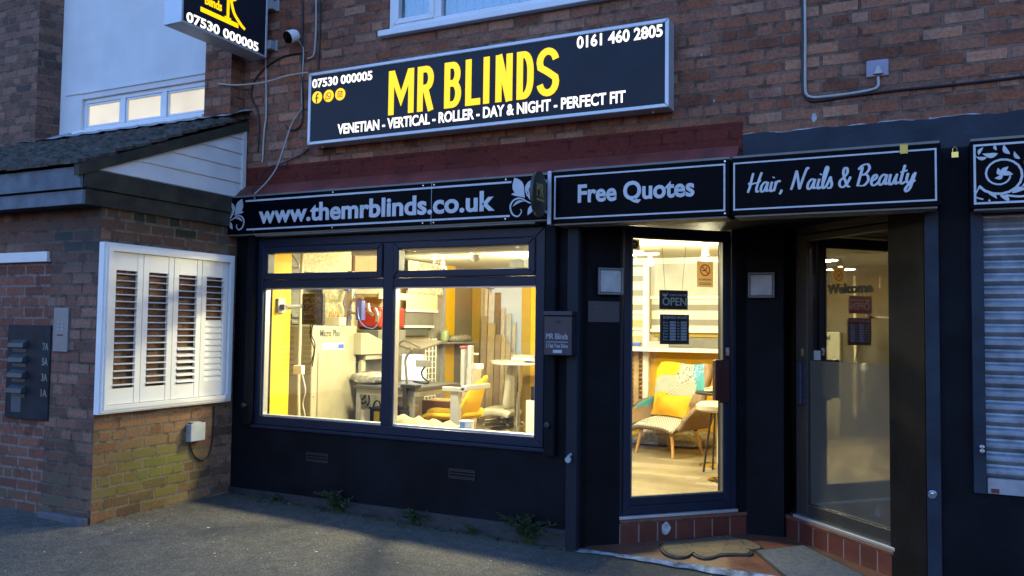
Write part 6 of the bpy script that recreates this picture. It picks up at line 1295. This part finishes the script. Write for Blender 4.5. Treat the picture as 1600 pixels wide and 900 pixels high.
# its yellow cushion
c = L(.0, .03, .535); b = MB(); n = 10; v = []; f = []
for s_ in (0, 1):
    for i in range(n+1):
        for j in range(n+1):
            u, w_ = i/n*2-1, j/n*2-1; h = (1-abs(u)**2.5)*(1-abs(w_)**2.5); k = 1-.07*(1-u*u)*0-.05*(1-abs(u*w_))
            q = Vector((.25*u*k, (1 if s_ else -1)*.075*h, .13*w_*k)); ca, sa = math.cos(R_(-28)), math.sin(R_(-28)); q = Vector((q.x, q.y*ca-q.z*sa, q.y*sa+q.z*ca)); a = R_(-27); v.append((c.x+q.x*math.cos(a)-q.y*math.sin(a), c.y+q.x*math.sin(a)+q.y*math.cos(a), c.z+q.z))
mm_ = (n+1)**2
for s_ in (0, 1):
    for i in range(n):
        for j in range(n): q = [s_*mm_+i*(n+1)+j, s_*mm_+(i+1)*(n+1)+j, s_*mm_+(i+1)*(n+1)+j+1, s_*mm_+i*(n+1)+j+1]; f.append(tuple(q if s_ == 0 else q[::-1]))
b.add(v, f); tag(b.build('yellow_cushion', mat('orange_yellow_cushion', (.62, .30, .008), .85, bump=.2, bs=150), smooth=True), 'orange yellow cushion lying on the patchwork armchair', 'cushion')
q = onZ(972, 690, .2); armchair((q.x-.22, 3.35, .2), R_(-50), 'second patchwork armchair, mostly hidden behind the left edge of the glass door', 1)
# side table and cream stool near the door's right edge
q = onY(1116, 612, 2.9); o = thing('side_table', (q.x, 2.9, .2), 'dark topped side table at the right edge of the glass door', 'side table'); tz_ = q.z
b = MB(); b.lathe((q.x+.05, 2.9, tz_-.025), [(.23, 0), (.24, .006), (.24, .02), (.235, .025)], 32); b.build('table_top', M_DARKM, o, smooth=True)
b = MB(); b.lathe((q.x+.05, 2.9, .2), [(.2, 0), (.2, .01), (.03, .03), (.025, tz_-.225)], 32); b.build('pedestal', M_CHROME, o, smooth=True)
lump((q.x+.04, 2.88, tz_+.001), (.13, .1, .025), 'folded_towel', M_CREAMF, 'folded cream towel lying on the dark side table', 'towel', 31)
q = onY(1107, 634, 2.55); o = thing('cream_stool', (q.x, 2.55, .2), 'round cream stool with black legs in front of the side table', 'stool')
b = MB(); b.lathe((q.x+.08, 2.55, q.z-.05), [(.17, 0), (.2, .02), (.2, .06), (.16, .09), (.0, .1)], 32); b.build('seat', M_CREAMF, o, smooth=True)
for k in range(4):
    a = k*1.57+.5; b = MB(); b.tube([(q.x+.08+.05*math.cos(a), 2.55+.05*math.sin(a), q.z-.05), (q.x+.08+.13*math.cos(a), 2.55+.13*math.sin(a), .2)], .01, 8); b.build('leg', M_DARKM, o, smooth=True)
q = onZ(1118, 751, .2); o = thing('chrome_stand', (q.x, q.y, .2), 'chrome stand with round base just inside the right edge of the glass door', 'stand')
b = MB(); b.lathe((q.x+.12, q.y, .2), [(.19, 0), (.19, .012), (.1, .02), (.03, .03), (.025, .9)], 36); b.build('pedestal', M_CHROME, o, smooth=True)
b = MB(); b.lathe((q.x+.12, q.y, 1.1), [(.10, 0), (.14, .01), (.14, .03), (.1, .035)], 28); b.build('tray', M_WHITE, o, smooth=True)
# track light near the display
q = onZ(1000, 398, 2.42); o = thing('track_light', (q.x, q.y, 2.5), 'white two headed track light on the ceiling before the display wall', 'track light')
b = MB(); b.box(q.x-.3, q.x+.22, q.y-.02, q.y+.02, 2.41, 2.44); b.box(q.x-.04, q.x+.04, q.y-.03, q.y+.03, 2.44, 2.469); b.build('track', M_WHITE, o)
for dx in (-.2, .12):
    b = MB(); ax = Vector((.3, -.5, -.8)).normalized(); c = Vector((q.x+dx, q.y, 2.36)); b.lathe(c, [(.025, -.05), (.035, 0), (.035, .06)], 16, axis=ax); h_ = b.build('lamp_head', M_WHITE, o, smooth=True)
    b = MB(); b.lathe(c+ax*.061, [(.03, 0), (.025, .006)], 14, axis=ax); b.build('bulb', emit('warm_bulb', (1, .86, .6), 1.2), h_)
# hanging signs and stickers on the glass door (inside the pane)
fd = (Vector((0, DV+.03, 0)), XA, ZA, -YA); fg = (Vector((0, DV-.0065, 0)), XA, ZA, -YA)
def pd(x, y, v=DV+.03): return onF(x, y, MD, v)
M_SG = mat('sign_grey_print', (.45, .5, .58), .5); M_SB = mat('black_sign_card', (.010, .010, .013), .4)
def W_(u, z): return MD @ Vector((u, DV+.03, z))
a, c = pd(1030, 453), pd(1074, 484); o = thing('open_sign', W_(a[0], c[1]), 'black hanging card reading OPEN behind the glass door', 'sign')
b = MB(MD); b.slab(fd, a[0], c[0], c[1], a[1], 0, .006); b.build('card', M_SB, o)
b = MB(MD); w_ = c[0]-a[0]; h_ = a[1]-c[1]; fl2 = (Vector((0, DV+.024, 0)), XA, ZA, -YA); b.text('OPEN', fl2, a[0]+w_*.1, c[0]-w_*.05, c[1]+h_*.2, c[1]+h_*.62, .002, bold=.01); b.text('COME IN WE ARE', fl2, a[0]+w_*.34, c[0]-w_*.05, c[1]+h_*.70, c[1]+h_*.80, .002); b.build('lettering', M_SG, o)
b = MB(MD); b.prism([(a[0]+w_*(.08+x*.22), c[1]+h_*(.62+y*.26)) for x, y in ((0, .9), (.3, .55), (.45, .8), (.6, .55), (1, 1), (.8, .3), (.5, .1), (.2, .3))], fl2, 0, .001); b.build('bird_mark', M_SG, o)
b = MB(MD); t0, t1 = pd(1034, 378), pd(1072, 379); b.tube([(t0[0], DV+.03, t0[1]), (a[0]+w_*.2, DV+.027, a[1])], .0018, 5); b.tube([(t1[0], DV+.03, t1[1]), (c[0]-w_*.2, DV+.027, a[1])], .0018, 5); b.tube([(t0[0], DV+.03, t0[1]), (t1[0], DV+.03, t1[1])], .0018, 5); b.build('cord', mat('grey_cord', (.2, .19, .16), .7), o)
a2, c2_ = pd(1031, 491), pd(1076, 538); o = thing('hours_sign', W_(a2[0], c2_[1]), 'black hanging card of BUSINESS HOURS with pale boxes behind the glass door', 'sign')
b = MB(MD); b.slab(fd, a2[0], c2_[0], c2_[1], a2[1], 0, .006); b.build('card', M_SB, o)
w_ = c2_[0]-a2[0]; h_ = a2[1]-c2_[1]; b = MB(MD); b.text('BUSINESS HOURS', fl2, a2[0]+w_*.1, c2_[0]-w_*.07, a2[1]-h_*.15, a2[1]-h_*.05, .002)
bb_ = MB(MD)
for i, dname in enumerate(('Mon.', 'Tues.', 'Weds.', 'Thur.', 'Fri.', 'Sat.', 'Sun.')):
    z0 = a2[1]-h_*(.30+.095*i); b.text(dname, fl2, a2[0]+w_*.1, a2[0]+w_*.28, z0, z0+h_*.06, .002); b.text('to', fl2, a2[0]+w_*.58, a2[0]+w_*.66, z0, z0+h_*.055, .002)
    bb_.slab(fl2, a2[0]+w_*.33, a2[0]+w_*.53, z0-h_*.005, z0+h_*.07, 0, .0015); bb_.slab(fl2, a2[0]+w_*.71, a2[0]+w_*.91, z0-h_*.005, z0+h_*.07, 0, .0015)
b.build('lettering', M_SG, o); bb_.build('time_box', mat('pale_blue_box', (.32, .37, .48), .5), o)
b = MB(MD)
for k in (.22, .78): b.tube([(a2[0]+w_*k, DV+.027, a2[1]), (a2[0]+w_*k, DV+.027, c[1])], .0018, 5)
b.build('cord', M_WHITE, o)
a, c = pd(1089, 408, DV-.006), pd(1114, 449, DV-.006); o = thing('no_smoking_sign', MD @ Vector((a[0], DV, c[1])), 'cream NO SMOKING sticker with red ring on the glass door', 'sticker')
b = MB(MD); b.slab(fg, a[0], c[0], c[1], a[1], .0, .0015); b.build('sticker', card('cream_sticker', (.85, .70, .40)), o, bevel=0)
w_ = c[0]-a[0]; h_ = a[1]-c[1]; M_OR = card('orange_red_print', (.75, .10, .02)); b = MB(MD); f3 = (Vector((0, DV-.008, 0)), XA, ZA, -YA); cu, cv, r = a[0]+w_*.5, a[1]-h_*.34, w_*.29
b.ribbon(arc(cu, cv, r, r, 0, 350, 30), w_*.07, f3, 0, .001, closed=True); b.ribbon([(cu-r*.7, cv+r*.7), (cu+r*.7, cv-r*.7)], w_*.06, f3, 0, .0016); b.text('NO SMOKING', f3, a[0]+w_*.1, c[0]-w_*.1, a[1]-h_*.75, a[1]-h_*.67, .001, bold=.01); b.build('ring_and_words', M_OR, o)
b = MB(MD); b.slab(f3, cu-r*.65, cu+r*.25, cv-r*.2, cv-r*.02, 0, .0012); b.ribbon(spline([(cu+r*.3, cv+r*.05), (cu+r*.15, cv+r*.3), (cu+r*.4, cv+r*.45), (cu+r*.2, cv+r*.65)], 4), w_*.03, f3, 0, .001)
for k in (.83, .89): b.slab(f3, a[0]+w_*.12, c[0]-w_*.12, a[1]-h_*(k+.02), a[1]-h_*k, 0, .0008)
b.build('small_print', M_DARKM, o)
a, c = pd(983, 373, DV-.006), pd(999.5, 391, DV-.006); o = thing('cctv_sticker', MD @ Vector((a[0], DV, c[1])), 'square grey sticker with black disc at the top corner of the glass door', 'sticker')
b = MB(MD); b.slab(fg, a[0], c[0], c[1], a[1], 0, .0015); b.build('sticker', card('grey_sticker2', (.6, .55, .46)), o)
b = MB(MD); cu, cv = (a[0]+c[0])/2, (a[1]+c[1])/2; r = (c[0]-a[0])*.36; b.disc(f3, cu, cv, r, r, 0, .001, 24); b.build('disc', M_DARKM, o); b = MB(MD); f4 = (Vector((0, DV-.0095, 0)), XA, ZA, -YA); b.text('CCTV', f4, cu-r*.5, cu+r*.5, cv-r*.55, cv-r*.25, .001); b.slab(f4, cu-r*.4, cu+r*.35, cv+.0*r, cv+r*.35, 0, .001); b.build('mark', M_SG, o)

# ================================================================ the dim salon behind the right door
o = thing('salon_trolley', (.1, 2.2, .17), 'pale towel trolley standing inside the dim salon behind the frosted glass', 'trolley')
b = MB(); b.box(-.3, .2, 1.9, 2.3, .2, .24); b.box(-.3, .2, 1.9, 2.3, .75, .78); b.build('shelf', M_GREYP, o)
for x in (-.28, .18):
    for y in (1.92, 2.28): b = MB(); b.tube([(x, y, .17), (x, y, .95)], .014, 8); b.build('leg', M_STEEL, o)
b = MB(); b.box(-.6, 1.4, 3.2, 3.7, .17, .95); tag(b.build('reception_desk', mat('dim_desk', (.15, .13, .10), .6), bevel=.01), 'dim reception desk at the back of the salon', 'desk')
